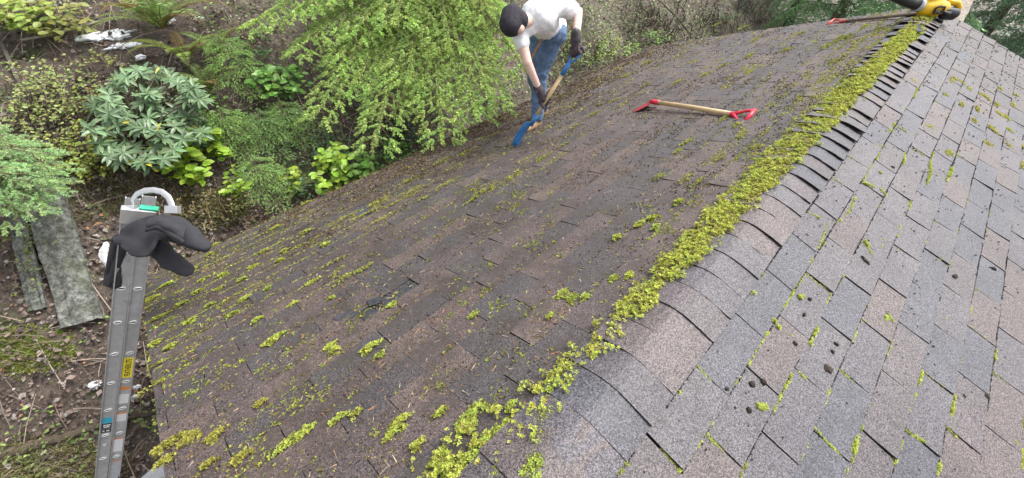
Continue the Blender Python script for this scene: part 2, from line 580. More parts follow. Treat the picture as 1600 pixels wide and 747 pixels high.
def cap_mesh(tint, lift, sag, r):
    nu, nl = 13, 5
    us = np.linspace(-1, 1, nu); ls = np.linspace(0, 0.30, nl)
    rows = []
    for l in ls:
        t = 1 - l / 0.30                            # 1 at the near butt
        row = []
        for u in us:
            s = abs(u) * W_CAP
            rc = 0.045                              # rounded crest
            z = -SA / CA * (math.sqrt(s * s + rc * rc) - rc) * CA * 1.0
            x = math.copysign(s * CA, u)
            h = 0.010 + lift * t ** 1.6 * (0.55 + 0.45 * abs(u)) + sag * t * t * u + r.normal(0, 0.0008)
            row.append((x + math.copysign(1, u) * h * SA * min(1, s / 0.05), l, z + h + 0.004))
        rows.append(row)
    top = np.array(rows)
    bot = top.copy(); bot[..., 2] -= 0.006
    V = np.concatenate([top.reshape(-1, 3), top.reshape(-1, 3), bot.reshape(-1, 3)])
    q = []
    k = nu * nl
    for i in range(nl - 1):
        for j in range(nu - 1):
            a = i * nu + j; q.append((a, a + 1, a + nu + 1, a + nu))
    for j in range(nu - 1): q.append((j + k, j + 2 * k, j + 1 + 2 * k, j + 1 + k))
    for i in range(nl - 1):
        a = i * nu + k; q.append((a, a + nu, a + nu + k, a + k))
        a = i * nu + nu - 1 + k; q.append((a + nu, a, a + k, a + nu + k))
    me = mesh_np('ridge_cap', V, [np.array(q)], tab_col(V, np.array(tint)), smooth=False)
    me.materials.append(M_SH_R)
    return me
rc_ = np.random.default_rng(3)
yy = 0.024 - 8 * EXPO
cap_tints = [TINT_R[i] for i in (0, 1, 2, 3, 4, 5)]
ncap = 0
while yy < Y1 - 0.12:
    far = min(1, max(0, (yy - 0.8) / 1.5))
    lift = rc_.uniform(0.003, 0.010) + far * rc_.uniform(0.002, 0.024)
    if yy > Y0 - 0.02:
        t = np.array(cap_tints[[1, 5, 0, 3, 2, 4][int(rc_.integers(0, 6))]]) * rc_.uniform(0.9, 1.1)
        o = bpy.data.objects.new('ridge_cap', cap_mesh(t, lift, rc_.normal(0, 0.002), rc_)); COL.objects.link(o)
        o.location = (rc_.normal(0, 0.003), yy + rc_.normal(0, 0.004), 0)
        o.rotation_euler[2] = rc_.normal(0, 0.012)
        o.parent = ridge; ncap += 1
    yy += EXPO

# walls, fascia boards and soffit below the roof
M_WALL = plain_mat('wall_siding', (0.22, 0.17, 0.12), 0.75, var=0.2, scale=9, bstr=0.3)
M_FASCIA = plain_mat('fascia_paint', (0.30, 0.31, 0.33), 0.55, var=0.15, scale=14, dirt=((0.07, 0.075, 0.04), 5, 0.52))
wx, wy0, wy1 = 2.85, Y0 + 0.32, Y1 - 0.32
mb = MB()
zt = -wx * SA / CA - 0.06; zb = -4.2
P = [(-wx, wy0, zb), (wx, wy0, zb), (wx, wy0, zt), (0, wy0, -0.07), (-wx, wy0, zt), (-wx, wy1, zb), (wx, wy1, zb), (wx, wy1, zt), (0, wy1, -0.07), (-wx, wy1, zt)]
mb.add(P, f4=[(0, 1, 2, 4), (5, 9, 7, 6), (1, 6, 7, 2), (0, 4, 9, 5)], f3=[(4, 2, 3), (9, 8, 7)])
attach(mb.build('wall', M_WALL), house)
for fn in (Lp, Rp):
    for (ya, yb) in ((Y0, Y0 + 0.03), (Y1 - 0.03, Y1)):
        attach(slab(fn, 0.01, S_EAVE - 0.03, ya, yb, -0.18, -0.0318).build('rake_board', M_FASCIA), house)
    attach(slab(fn, S_EAVE - 0.05, S_EAVE - 0.025, Y0 + 0.033, Y1 - 0.033, -0.17, -0.0325).build('fascia', M_FASCIA), house)

# black underlay layer showing in the torn place, and its ragged flap
def put_obj(mb, name, mat, label, cat, parent=None, smooth=False, bevel=0, group=None):
    o = mb.build(name, mat, parent, smooth, bevel)
    return tag(o, label, cat, group)

# ================================================================== MOSS, NEEDLES AND CRUMBS ON THE ROOF
def star_template(nb, seed, up=(0.25, 1.0), w=0.2):
    r = np.random.default_rng(seed)
    V = []; Fc = []
    for i in range(nb):
        a = i / nb * 2 * PI + r.uniform(-0.3, 0.3)
        el = r.uniform(*up)
        d = np.array([math.cos(a) * math.cos(el), math.sin(a) * math.cos(el), math.sin(el)])
        s = np.array([-math.sin(a), math.cos(a), 0]) * w * r.uniform(0.8, 1.3)
        L = r.uniform(0.7, 1.15)
        b0 = d * 0.08; mid = d * L * 0.6 + np.array([0, 0, 0.04])
        k = len(V)
        V += [b0, mid + s, mid - s, d * L - np.array([0, 0, 0.10])]
        Fc += [(k, k + 1, k + 2), (k + 2, k + 1, k + 3)]
    return np.array(V), np.array(Fc)
STARS = [star_template(6, i, w=0.22) for i in range(4)]
YG = np.array([0.48, 0.48, 0.085]); LG = np.array([0.36, 0.45, 0.085]); OL = np.array([0.22, 0.19, 0.05]); BRN = np.array([0.13, 0.085, 0.04])

def moss_add(mb, P, nrm, size, col):
    n = len(P)
    pick = rng.integers(0, len(STARS), n)
    for k in range(len(STARS)):
        q = pick == k
        if not q.any(): continue
        F_ = frames(nrm[q] + rng.normal(0, 0.25, (q.sum(), 3))) * size[q][:, None, None]
        mb.scatter(*STARS[k], F_, P[q], col[q])

def vnoise(x, y, seed=0):
    """cheap smooth noise 0..1"""
    r = np.random.default_rng(seed)
    v = 0
    for i in range(7):
        a = r.uniform(0, 2 * PI); f = 2 ** (i * 0.45); ph = r.uniform(0, 6.28)
        v = v + np.sin((x * math.cos(a) + y * math.sin(a)) * f + ph + 1.3 * np.sin(y * f * 0.7 + ph * 2)) / 7 ** 0.5
    return 0.5 + 0.28 * v

NL = np.array([-SA, 0, CA]); NR = np.array([SA, 0, CA])
def cap_h(u):
    s = np.abs(u)
    return -SA * (np.sqrt(s * s + 0.045 ** 2) - 0.045)

# --- ridge moss: a thick cushion on the crest and the left half of the caps
mb = MB()
n = 170000
y = rng.uniform(-1.1, 6.7, n); u = rng.uniform(-0.48, 0.15, n)
c0 = np.interp(y, [-1.1, -0.3, 0.1, 0.6, 1.2, 2.0, 3.0, 4.2, 5.3, 6.7], [-0.22, -0.20, -0.16, -0.135, -0.12, -0.10, -0.08, -0.035, 0.0, 0.0])
wd = np.interp(y, [-1.1, -0.3, 0.1, 0.6, 1.2, 2.0, 3.0, 4.2, 5.3, 6.7], [0.20, 0.17, 0.13, 0.115, 0.11, 0.105, 0.10, 0.09, 0.09, 0.08])
patch = vnoise(u * 22, y * 13, 1) * 0.5 + vnoise(u * 75, y * 50, 2) * 0.5
dens = np.exp(-((u - c0) / wd) ** 2) * np.interp(y, [-1, 0.3, 1.0, 1.8, 3, 6.7], [0.66, 0.70, 0.86, 1.0, 1.1, 1.1])
thr = 1 - dens
cov = np.interp(y, [-1.1, 0.0, 0.5, 1.0, 1.6, 2.5, 6.7], [-0.02, -0.02, 0.03, 0.07, 0.13, 0.15, 0.12])
keep = (patch * 0.8 + cov * 1.25) > thr * 0.9 + 0.12
keep &= (np.abs(y - 5.65) > 0.16) | (rng.random(n) < 0.1)
keep &= rng.random(n) < np.interp(y, [-1, 1, 3, 6.7], [0.8, 0.8, 0.6, 0.45])
y, u = y[keep], u[keep]; pp = patch[keep]; n = len(y); cx = c0[keep]
thick = np.clip((pp - 0.35) * 0.06, 0, 0.02)
P = np.stack([u * CA, y, cap_h(u) + np.where(np.abs(u) < W_CAP, 0.016, 0.004) + rng.random(n) ** 0.7 * (0.006 + thick)], -1)
nr = np.stack([np.clip(u * 6, -1, 1) * SA, 0 * u, np.full(n, CA)], -1)
tone = vnoise(u * 40, y * 20, 5)[:, None]
col = YG * tone + LG * (1 - tone)
old = rng.random(n) < np.interp(pp, [0.4, 0.6, 0.8], [0.5, 0.22, 0.08])
col[old] = OL * 1.2
col = col * (1 + rng.normal(0, 0.22, (n, 1)))
moss_add(mb, P, nr, rng.uniform(0.006, 0.0125, n) * np.interp(y, [0, 3, 6], [0.95, 1.3, 1.6]), np.clip(col, 0.01, 0.7))
o = mb.build('ridge_moss', M_MOSS)
tag(o, 'thick yellow green moss cushion growing along the roof ridge', 'moss', kind='stuff')


# --- left slope: patches, lines along the butts and scattered bits
mb = MB()
PATCH = [(490, 445, .030), (550, 435, .028), (615, 480, .02), (427, 537, .034), (435, 530, .025), (520, 545, .03), (580, 548, .04), (596, 560, .02), (524, 552, .02),
         (397, 420, .03), (385, 470, .028), (405, 503, .022), (350, 432, .03), (330, 400, .03), (300, 425, .035), (340, 385, .03), (262, 448, .035), (285, 478, .03),
         (440, 410, .028), (447, 395, .03), (415, 395, .03), (520, 415, .03), (510, 385, .03), (480, 365, .04), (545, 435, .02), (572, 422, .02), (460, 480, .02), (520, 470, .015),
         (355, 350, .04), (400, 345, .04), (440, 330, .05), (480, 320, .05), (430, 360, .04), (250, 500, .03), (245, 540, .03), (240, 470, .04), (300, 505, .03), (255, 570, .02),
         (240, 610, .02), (330, 480, .02), (270, 545, .025), (380, 440, .02), (345, 455, .02), (420, 455, .018), (365, 495, .02), (320, 440, .025), (310, 460, .025), (265, 700, .05), (300, 690, .04), (262, 725, .03),
         (340, 685, .03), (410, 635, .02), (450, 700, .03), (480, 680, .03), (530, 660, .02), (380, 720, .03), (330, 730, .02),
         (740, 650, .04), (735, 670, .03), (625, 665, .025), (620, 680, .03), (790, 680, .05), (760, 700, .05), (720, 740, .05), (690, 720, .03), (800, 720, .05), (840, 690, .04),
         (700, 735, .03), (655, 700, .02), (560, 650, .015), (800, 640, .02), (870, 640, .04), (850, 660, .04), (830, 730, .05), (780, 740, .05), (690, 650, .015),
         (880, 465, .03), (895, 470, .02), (915, 470, .02), (742, 497, .018), (860, 500, .012), (1000, 355, .03), (965, 375, .02), (1020, 345, .025), (1025, 360, .02), (985, 435, .02), (960, 440, .02),
         (1060, 320, .03), (1090, 290, .03), (1125, 250, .03), (1160, 215, .03), (1180, 235, .025), (1060, 240, .02), (1075, 225, .03), (1130, 190, .03), (1150, 200, .02), (1030, 280, .03), (1070, 285, .03),
         (1170, 90, .05), (1180, 65, .05), (1230, 80, .05), (1290, 75, .05), (1310, 65, .05), (1300, 100, .04), (1325, 60, .05), (1130, 105, .04), (1120, 40, .06), (1160, 45, .06), (1350, 45, .05), (1375, 50, .05), (1250, 55, .04),
         (700, 290, .05), (650, 300, .05), (690, 255, .05), (620, 320, .05), (640, 285, .05), (590, 320, .05), (570, 340, .05), (710, 265, .04), (730, 240, .05), (600, 345, .04), (660, 315, .03), (540, 345, .04),
         (760, 300, .04), (800, 280, .03), (740, 315, .03), (850, 250, .03), (880, 230, .03), (930, 180, .04), (960, 160, .04), (980, 120, .04), (1010, 100, .05), (1060, 130, .04), (1100, 120, .03), (1010, 135, .03), (900, 200, .03)]
Ps, Ss, Ys, Cs, Hs = [], [], [], [], []
for (px, py, r_) in PATCH:
    s0, y0 = left_sy(px, py)
    k = int(5200 * r_ * (1.0 if r_ < 0.03 else 0.8))
    a = rng.uniform(0, 2 * PI, k); q = r_ * np.sqrt(rng.random(k)) * (1 + 0.3 * np.sin(a * 3 + px))
    dist = float(np.linalg.norm(left_hit(px, py) - CAM))
    eave_ = px < 520 and py < 560
    if not eave_ and dist > 2.6: k = int(k * 0.45); a = a[:k]; q = q[:k]
    ea, eb = (0.9, 1.2) if eave_ else ((0.8, 1.2) if dist < 2.6 else (0.9, 3.0))
    if rng.random() < 0.5: ea *= rng.uniform(0.6, 1.0); eb *= rng.uniform(0.8, 1.5)
    Ss.append(s0 + q * np.sin(a) * ea + rng.normal(0, 0.003, k)); Ys.append(y0 + q * np.cos(a) * eb + rng.normal(0, 0.006, k))
    t = rng.random()
    base = LG * (0.5 + 0.5 * t) + YG * (0.5 - 0.5 * t)
    if py > 620 and px < 420: base = 0.5 * OL + 0.5 * YG
    cc = base[None] * (1 + rng.normal(0, 0.2, (k, 1)))
    if dist > 2.6 and not eave_: cc = cc * 0.6 + OL * 0.4
    mixd = rng.random(k) < 0.25; cc[mixd] = OL * rng.uniform(0.6, 1.2)
    Cs.append(cc); Hs.append(0.010 + 0.013 * (1 - (q / (1.3 * r_)) ** 2).clip(0) + rng.random(k) * 0.003)
n = 60000                                           # lines of moss along the butt edges, thickest near the eave by the ladder
k = rng.integers(1, 27, n); s = (W_CAP - 0.123) + k * EXPO + rng.normal(0.003, 0.004, n); y = rng.uniform(Y0 + 0.01, Y1 - 0.02, n)
w_near = np.clip((s - 1.2) / 1.3, 0, 1) * np.clip((1.8 - y) / 1.6, 0, 1)
w_ridge = np.clip((0.85 - s) / 0.6, 0, 1) * np.clip((y + 0.3) / 2.0, 0, 1) * 0.9
w_low = np.clip((-0.35 - y) / 0.5, 0, 1) * 0.22 + 0.05
pt_ = vnoise(y * 6, k * 1.7, 9) * 0.6 + vnoise(y * 22, k * 2.3, 10) * 0.4
kp = (pt_ > 0.62 - 0.30 * np.maximum(w_near, w_ridge)) & (rng.random(n) < np.maximum(np.maximum(w_near, w_ridge), w_low)) & (s < S_EAVE)
s, y = s[kp], y[kp]; q = len(s)
Ss.append(s); Ys.append(y); Hs.append(0.006 + rng.random(q) * 0.009)
cc = (LG * 0.55 + OL * 0.5)[None] * (1 + rng.normal(0, 0.25, (q, 1))); Cs.append(cc)
n = 60000                                           # loose bits
s = rng.uniform(0.12, S_EAVE, n); y = rng.uniform(Y0 + 0.01, Y1 - 0.02, n)
w = 0.06 + 0.55 * np.clip((0.7 - s) / 0.6, 0, 1) * np.clip((y + 0.6) / 1.2, 0.25, 1) + 0.45 * np.clip((s - 2.2) / 0.8, 0, 1) + 0.30 * np.clip((-0.35 - y) / 0.4, 0, 1) * np.clip((2.2 - s) / 1, 0.3, 1)
pt_ = vnoise(y * 3.1, s * 5.0, 12) * 0.5 + vnoise(y * 11, s * 17, 13) * 0.5
kp = (pt_ > 0.55) & (rng.random(n) < w * 1.2)
s, y = s[kp], y[kp]; q = len(s)
Ss.append(s); Ys.append(y); Hs.append(0.008 + rng.random(q) * 0.006)
t = rng.random((q, 1)); cc = np.where(t < 0.45, YG * 0.75, np.where(t < 0.8, OL * 1.1, BRN)) * (1 + rng.normal(0, 0.22, (q, 1))); Cs.append(cc)
n = 40000
s = rng.uniform(0.25, 3.0, n); y = rng.uniform(Y0 + 0.01, 1.2, n)
pt_ = vnoise(y * 5, s * 7, 81) * 0.45 + vnoise(y * 16, s * 24, 82) * 0.55
kp = (pt_ + 0.10 * np.clip((-0.2 - y) / 0.6, 0, 1) - 0.06 * np.clip((s - 1.6), 0, 1)) > 0.69
s, y = s[kp], y[kp]; q = len(s)
Ss.append(s); Ys.append(y); Hs.append(0.007 + rng.random(q) * 0.006)
t = rng.random((q, 1)); Cs.append(np.where(t < 0.5, LG * 0.65, np.where(t < 0.8, OL, YG * 0.7)) * (1 + rng.normal(0, 0.25, (q, 1))))
n = 40000
s = rng.uniform(0.2, 3.4, n); y = rng.uniform(1.0, 6.6, n)
pt_ = vnoise(y * 1.6, s * 9, 91) * 0.5 + vnoise(y * 5, s * 30, 92) * 0.5
kp = pt_ + 0.06 * np.clip((0.9 - s) / 0.6, 0, 1) > 0.68
s, y = s[kp], y[kp]; q = len(s)
Ss.append(s); Ys.append(y); Hs.append(0.008 + rng.random(q) * 0.006)
Cs.append((YG * 0.7 + OL * 0.25)[None] * (1 + rng.normal(0, 0.25, (q, 1))))
# curtain of moss on the near rake edge
n = 900
s = rng.uniform(0.9, 3.65, n); kp = vnoise(s * 9, s * 0 + 1, 21) > 0.52; s = s[kp]; q = len(s)
Ss.append(s); Ys.append(Y0 - rng.uniform(-0.05, 0.022, q)); Hs.append(rng.uniform(-0.035, 0.012, q)); Cs.append((LG * 0.7 + OL * 0.3)[None] * (1 + rng.normal(0, 0.25, (q, 1))))
s = np.concatenate(Ss); y = np.concatenate(Ys); h = np.concatenate(Hs); col = np.concatenate(Cs)
kp = s < S_EAVE + 0.015; s, y, h, col = s[kp], y[kp], h[kp], col[kp]; n = len(s)
dist = np.linalg.norm(Lp(s, y) - CAM, axis=1)
P = Lp(s, y, 0.0) + h[:, None] * NL
moss_add(mb, P, np.repeat(NL[None], n, 0), rng.uniform(0.0055, 0.012, n) * np.interp(dist, [1.5, 3, 6], [0.9, 1.15, 1.5]), np.clip(col, 0.01, 0.7))
o = mb.build('slope_moss', M_MOSS)
tag(o, 'patches and lines of green moss scattered over the dark left slope', 'moss', kind='stuff')


# --- right slope: rolls of moss in the joints and fuzzy spots
mb = MB()
def moss_line(pts, r_, dens=1900, colr=None, lift=0.006):
    sy = np.array([right_sy(*p) for p in pts])
    seg = np.linalg.norm(np.diff(sy, axis=0), axis=1); L = seg.sum()
    k = max(6, int(L * dens * (r_ / 0.008)))
    t = rng.uniform(0, L, k); cum = np.concatenate([[0], np.cumsum(seg)])
    s = np.interp(t, cum, sy[:, 0]); y = np.interp(t, cum, sy[:, 1])
    rr_ = r_ * np.clip(-0.35 + 2.5 * vnoise(t * 90, t * 0 + 3, int(pts[0][0])), 0.15, 1.6)
    a = rng.uniform(0, PI, k)
    off = np.cos(a) * rr_ * rng.uniform(0.3, 1, k); up = np.sin(a) * rr_ * 0.9
    s = s + off * rng.choice([-0.8, 0.8], k); y = y + off * rng.choice([-0.7, 0.7], k)
    P = Rp(s, y, 0) + (lift + up)[:, None] * NR
    c = LG * 0.6 + YG * 0.5 if colr is None else colr
    moss_add(mb, P, np.repeat(NR[None], k, 0) + np.stack([np.cos(a), 0 * a, 0 * a], -1) * 0.4, rng.uniform(0.004, 0.0075, k), np.clip(c[None] * (1 + rng.normal(0, 0.2, (k, 1))), 0.01, 0.7))
LINES = [([(1436, 580), (1430, 605)], .007), ([(1443, 585), (1470, 607), (1485, 617)], .006), ([(1485, 617), (1482, 648)], .009), ([(1427, 616), (1418, 637)], .005),
         ([(1333, 682), (1328, 700), (1325, 720)], .012), ([(1318, 728), (1311, 746)], .009), ([(1268, 668), (1290, 695), (1312, 715)], .006), ([(1262, 672), (1252, 705), (1241, 722)], .006),
         ([(1241, 580), (1264, 603), (1281, 620)], .007), ([(1292, 608), (1280, 635)], .008), ([(1234, 585), (1220, 612), (1203, 640)], .007), ([(1202, 498), (1214, 515)], .010),
         ([(1185, 632), (1203, 640)], .010), ([(1196, 520), (1178, 548), (1165, 572)], .006), ([(1152, 590), (1135, 612), (1127, 622)], .006), ([(1084, 570), (1105, 595), (1127, 618)], .004),
         ([(1128, 625), (1122, 640)], .006), ([(1112, 650), (1104, 668)], .007), ([(1095, 682), (1083, 702)], .006), ([(1065, 725), (1056, 740)], .006), ([(1030, 700), (1056, 735)], .004),
         ([(972, 622), (985, 640), (1006, 660), (1008, 668)], .006), ([(970, 715), (980, 728)], .008), ([(1058, 612), (1060, 616)], .007), ([(1027, 580), (1045, 606)], .005), ([(1045, 602), (1048, 610)], .005),
         ([(1090, 505), (1112, 522)], .006), ([(1120, 470), (1145, 487)], .005), ([(1150, 440), (1170, 460)], .006), ([(1168, 452), (1176, 460)], .009), ([(1170, 372), (1188, 388), (1203, 400)], .008),
         ([(1255, 332), (1280, 343)], .006), ([(1235, 318), (1255, 332)], .004), ([(1222, 366), (1230, 377)], .004), ([(1255, 428), (1240, 452), (1218, 486)], .005), ([(1258, 430), (1275, 445), (1293, 455)], .005),
         ([(1295, 460), (1287, 478)], .005), ([(1290, 352), (1275, 390)], .005), ([(1268, 404), (1262, 412)], .006), ([(1348, 378), (1355, 395), (1358, 400)], .011), ([(1345, 288), (1372, 298), (1380, 308)], .011),
         ([(1334, 310), (1328, 325), (1318, 340)], .005), ([(1312, 345), (1302, 350)], .006), ([(1378, 375), (1372, 392)], .006), ([(1390, 382), (1405, 395)], .004), ([(1403, 355), (1398, 372)], .005), ([(1362, 235), (1372, 225)], .006),
         ([(1385, 210), (1395, 195)], .008), ([(1400, 200), (1415, 210)], .008), ([(1376, 228), (1366, 252)], .006), ([(1360, 255), (1345, 285)], .006), ([(1432, 405), (1426, 425)], .008), ([(1378, 440), (1395, 455), (1408, 470)], .005),
         ([(1410, 468), (1408, 475)], .007), ([(1382, 492), (1390, 505)], .011), ([(1480, 408), (1477, 418)], .007), ([(1462, 405), (1472, 415)], .005), ([(1420, 315), (1416, 330)], .006), ([(1442, 378), (1440, 384)], .007), ([(1445, 290), (1452, 265)], .010),
         ([(1455, 240), (1449, 265)], .008), ([(1480, 275), (1485, 262)], .012), ([(1475, 285), (1480, 275)], .010), ([(1446, 265), (1470, 283)], .004), ([(1510, 290), (1506, 320)], .006), ([(1424, 234), (1442, 246)], .006), ([(1410, 240), (1408, 260)], .010),
         ([(1512, 478), (1510, 492)], .008), ([(1550, 548), (1549, 562)], .008), ([(1390, 533), (1381, 555)], .006), ([(1354, 615), (1352, 635)], .006), ([(1403, 690), (1392, 725)], .007), ([(1425, 682), (1440, 692)], .007), ([(1464, 720), (1458, 742)], .007),
         ([(1578, 690), (1590, 705), (1590, 732)], .008), ([(1596, 655), (1595, 668)], .012), ([(1338, 506), (1326, 535)], .006), ([(1275, 510), (1262, 540)], .007), ([(1225, 520), (1248, 535)], .004), ([(1540, 535), (1515, 512)], .004), ([(1250, 462), (1254, 466)], .009),
         ([(1430, 140), (1425, 155)], .010), ([(1470, 495), (1475, 500)], .004), ([(1358, 505), (1340, 500)], .003)]
for L_, r_ in LINES: moss_line(L_, r_)
# short random growth along the remaining joints
for i in range(150):
    k = int(rng.integers(0, 14)); s0 = W_CAP + k * EXPO
    y0 = rng.uniform(-0.8, 6.4)
    L = rng.uniform(0.015, 0.09)
    along = rng.random() < 0.6
    kk = int(L * 900) + 4
    t = rng.random(kk) * L
    if along: s, y = s0 + rng.normal(0.004, 0.003, kk), y0 + t
    else:
        yj = round(y0 / TAB) * TAB + (k % 2) * 0.5 * TAB - 0.003
        s, y = s0 + t, yj + rng.normal(0, 0.003, kk)
    P = Rp(s, y, 0) + (0.006 + rng.random(kk) * 0.005)[:, None] * NR
    moss_add(mb, P, np.repeat(NR[None], kk, 0), rng.uniform(0.004, 0.008, kk), np.clip((LG * 0.6 + OL * 0.5)[None] * (1 + rng.normal(0, 0.25, (kk, 1))), 0.01, 0.7))
SPOTS = [(1427, 130, .05), (1460, 140, .05), (1500, 165, .05), (1475, 150, .04), (1540, 155, .05), (1560, 140, .05), (1585, 150, .04), (1500, 130, .04), (1512, 140, .05), (1533, 150, .05), (1560, 180, .05), (1555, 165, .05), (1525, 172, .05), (1580, 165, .05),
         (1550, 205, .06), (1575, 205, .05), (1595, 230, .05), (1575, 230, .05), (1570, 185, .05), (1540, 225, .05), (1595, 260, .05), (1545, 200, .04), (1520, 190, .05), (1480, 240, .05), (1450, 200, .04), (1490, 125, .05), (1485, 128, .04), (1465, 128, .04)]
for (px, py, r_) in SPOTS:
    s0, y0 = right_sy(px, py); kk = int(r_ * 2000)
    a = rng.uniform(0, 2 * PI, kk); q = r_ * np.sqrt(rng.random(kk)) * (0.75 + 0.35 * np.sin(a * 2 + py))
    P = Rp(s0 + q * np.sin(a) * 0.8, y0 + q * np.cos(a), 0) + (0.008 + rng.random(kk) * 0.006)[:, None] * NR
    moss_add(mb, P, np.repeat(NR[None], kk, 0), rng.uniform(0.006, 0.011, kk), np.clip((YG * 0.6 + OL * 0.6)[None] * (1 + rng.normal(0, 0.25, (kk, 1))), 0.01, 0.7))
o = mb.build('joint_moss', M_MOSS)
tag(o, 'rolls and spots of light green moss in the joints of the pale right slope', 'moss', kind='stuff')

# --- brown needles, twig bits and peat crumbs
NEEDLE = (np.array([(-.5, -.06, 0), (.5, -.03, .0), (.5, .03, .02), (-.5, .06, .02), (0, 0, .10)]), np.array([(0, 1, 4), (1, 2, 4), (2, 3, 4), (3, 0, 4)]))
CRUMB = (np.array([(-.5, -.4, 0), (.5, -.35, 0), (.1, .55, 0), (-.05, .0, .6), (.3, .3, .35)]), np.array([(0, 1, 3), (1, 4, 3), (2, 3, 4), (1, 2, 4), (2, 0, 3)]))
def litter(mb, fn, nrm, s, y, size, col, crumb):
    n = len(s); P = fn(s, y, 0) + (0.008 + rng.random(n) * 0.007)[:, None] * nrm
    F_ = frames(np.repeat(nrm[None], n, 0) + rng.normal(0, 0.22, (n, 3))) * size[:, None, None]
    mb.scatter(*(CRUMB if crumb else NEEDLE), F_, P, col)
mb = MB()
n = 70000
s = rng.uniform(0.1, S_EAVE, n); y = rng.uniform(Y0 + 0.01, Y1 - 0.02, n)
band = np.clip((s - 2.4) / 0.8, 0, 1) * np.clip((y + 0.2) / 0.7, 0, 1)
w = 0.30 + 0.6 * band + 0.25 * np.clip((y - 0.8) / 1, 0, 1) + 0.25 * np.clip((-0.2 - y) / 0.6, 0, 1)
pt_ = vnoise(y * 2.5, s * 4, 31) * 0.5 + vnoise(y * 9, s * 12, 32) * 0.5
kp = rng.random(n) < w * np.clip((pt_ - 0.30) * 3, 0.1, 1)
s, y = s[kp], y[kp]; band = band[kp]; n = len(s)
t = rng.random(n)
isn = t < 0.5
dist = np.linalg.norm(Lp(s, y) - CAM, axis=1); g_ = np.interp(dist, [1.5, 3, 6], [0.85, 1.1, 1.5])
q = isn; palette = np.array([(0.16, 0.085, 0.045), (0.10, 0.06, 0.035), (0.22, 0.14, 0.08), (0.06, 0.04, 0.03), (0.26, 0.20, 0.13), (0.07, 0.045, 0.03)])
litter(mb, Lp, NL, s[q], y[q], rng.uniform(0.008, 0.026, q.sum()) * g_[q], palette[rng.integers(0, 6, q.sum())] * rng.uniform(0.6, 1.2, (q.sum(), 1)), False)
q = ~isn
litter(mb, Lp, NL, s[q], y[q], rng.uniform(0.004, 0.012, q.sum()) * g_[q] * (1 + 0.8 * band[q]), palette[rng.integers(0, 6, q.sum())] * rng.uniform(0.25, 0.8, (q.sum(), 1)), True)
n = 64000                                           # crust of fine dirt and dead moss, thickest low on the slope
s = rng.uniform(0.2, S_EAVE, n); y = rng.uniform(Y0 + 0.01, 4.0, n)
pt_ = vnoise(y * 3, s * 5, 71) * 0.5 + vnoise(y * 12, s * 19, 72) * 0.5
kp = (pt_ + 0.08 * np.clip((0.3 - y) / 0.8, 0, 1) + 0.05 * np.clip(s - 1, 0, 1) + rng.normal(0, 0.06, n)) > 0.56
s, y = s[kp], y[kp]; n = len(s)
cp = np.array([(0.15, 0.105, 0.065), (0.09, 0.068, 0.05), (0.045, 0.036, 0.03), (0.16, 0.16, 0.045), (0.24, 0.17, 0.11), (0.12, 0.105, 0.10)])
litter(mb, Lp, NL, s, y, rng.uniform(0.004, 0.010, n) * np.interp(y, [0, 4], [1, 1.5]), cp[rng.integers(0, 6, n)] * rng.uniform(0.5, 1.1, (n, 1)), True)
n = 5000                                            # pale and rusty needles lying singly
s = rng.uniform(0.2, S_EAVE, n); y = rng.uniform(Y0 + 0.01, 5.0, n)
litter(mb, Lp, NL, s, y, rng.uniform(0.015, 0.04, n), np.array([(0.40, 0.27, 0.16), (0.33, 0.16, 0.08), (0.45, 0.36, 0.25)])[rng.integers(0, 3, n)] * rng.uniform(0.5, 1.1, (n, 1)), False)
# sods scraped loose, heaped towards the eave in front of and beyond the worker
n = 34000
y = rng.uniform(-0.3, 6.6, n); s = rng.uniform(2.2, S_EAVE + 0.01, n)
kp = (vnoise(y * 4, s * 6, 41) * 0.6 + vnoise(y * 13, s * 17, 42) * 0.4 + np.clip((s - 2.9), -0.7, 0.6) * 0.28 - np.clip((y - 3.4) * 0.10, 0, 0.25) - np.clip(-y, 0, 1) * 0.3) > 0.53
s, y = s[kp], y[kp]; n = len(s); hh = (0.008 + rng.random(n) ** 2 * 0.03)
P = Lp(s, y) + hh[:, None] * NL
q = rng.random(n) < 0.5
cc = palette[rng.integers(0, 6, n)] * rng.uniform(0.35, 1.0, (n, 1))
mb.scatter(*CRUMB, frames(np.repeat(NL[None], q.sum(), 0) + rng.normal(0, 0.5, (q.sum(), 3))) * rng.uniform(0.006, 0.018, q.sum())[:, None, None], P[q], cc[q] * 0.8)
q = ~q; mb.scatter(*NEEDLE, frames(np.repeat(NL[None], q.sum(), 0) + rng.normal(0, 0.45, (q.sum(), 3))) * rng.uniform(0.015, 0.05, q.sum())[:, None, None], P[q], cc[q])
# dirt along the pale slope's butts, its dark colour also painting their shadow line
n = 48000
k = rng.integers(0, 19, n); s = W_CAP + k * EXPO + np.abs(rng.normal(0, 0.0022, n)) + 0.002; y = rng.uniform(-0.8, 6.7, n)
kp = vnoise(y * 7, k * 3.1, 55) + rng.normal(0, 0.05, n) > 0.36
s, y = s[kp], y[kp]; n = len(s)
P = Rp(s, y, 0) + 0.0095 * NR
mb.scatter(*CRUMB, frames(np.repeat(NR[None], n, 0) + rng.normal(0, 0.2, (n, 3))) * (rng.uniform(0.003, 0.0075, n) * np.interp(y, [0, 4], [1, 1.7]))[:, None, None], P, np.array([[0.020, 0.016, 0.013]]) * rng.uniform(0.5, 2.0, (n, 1)))
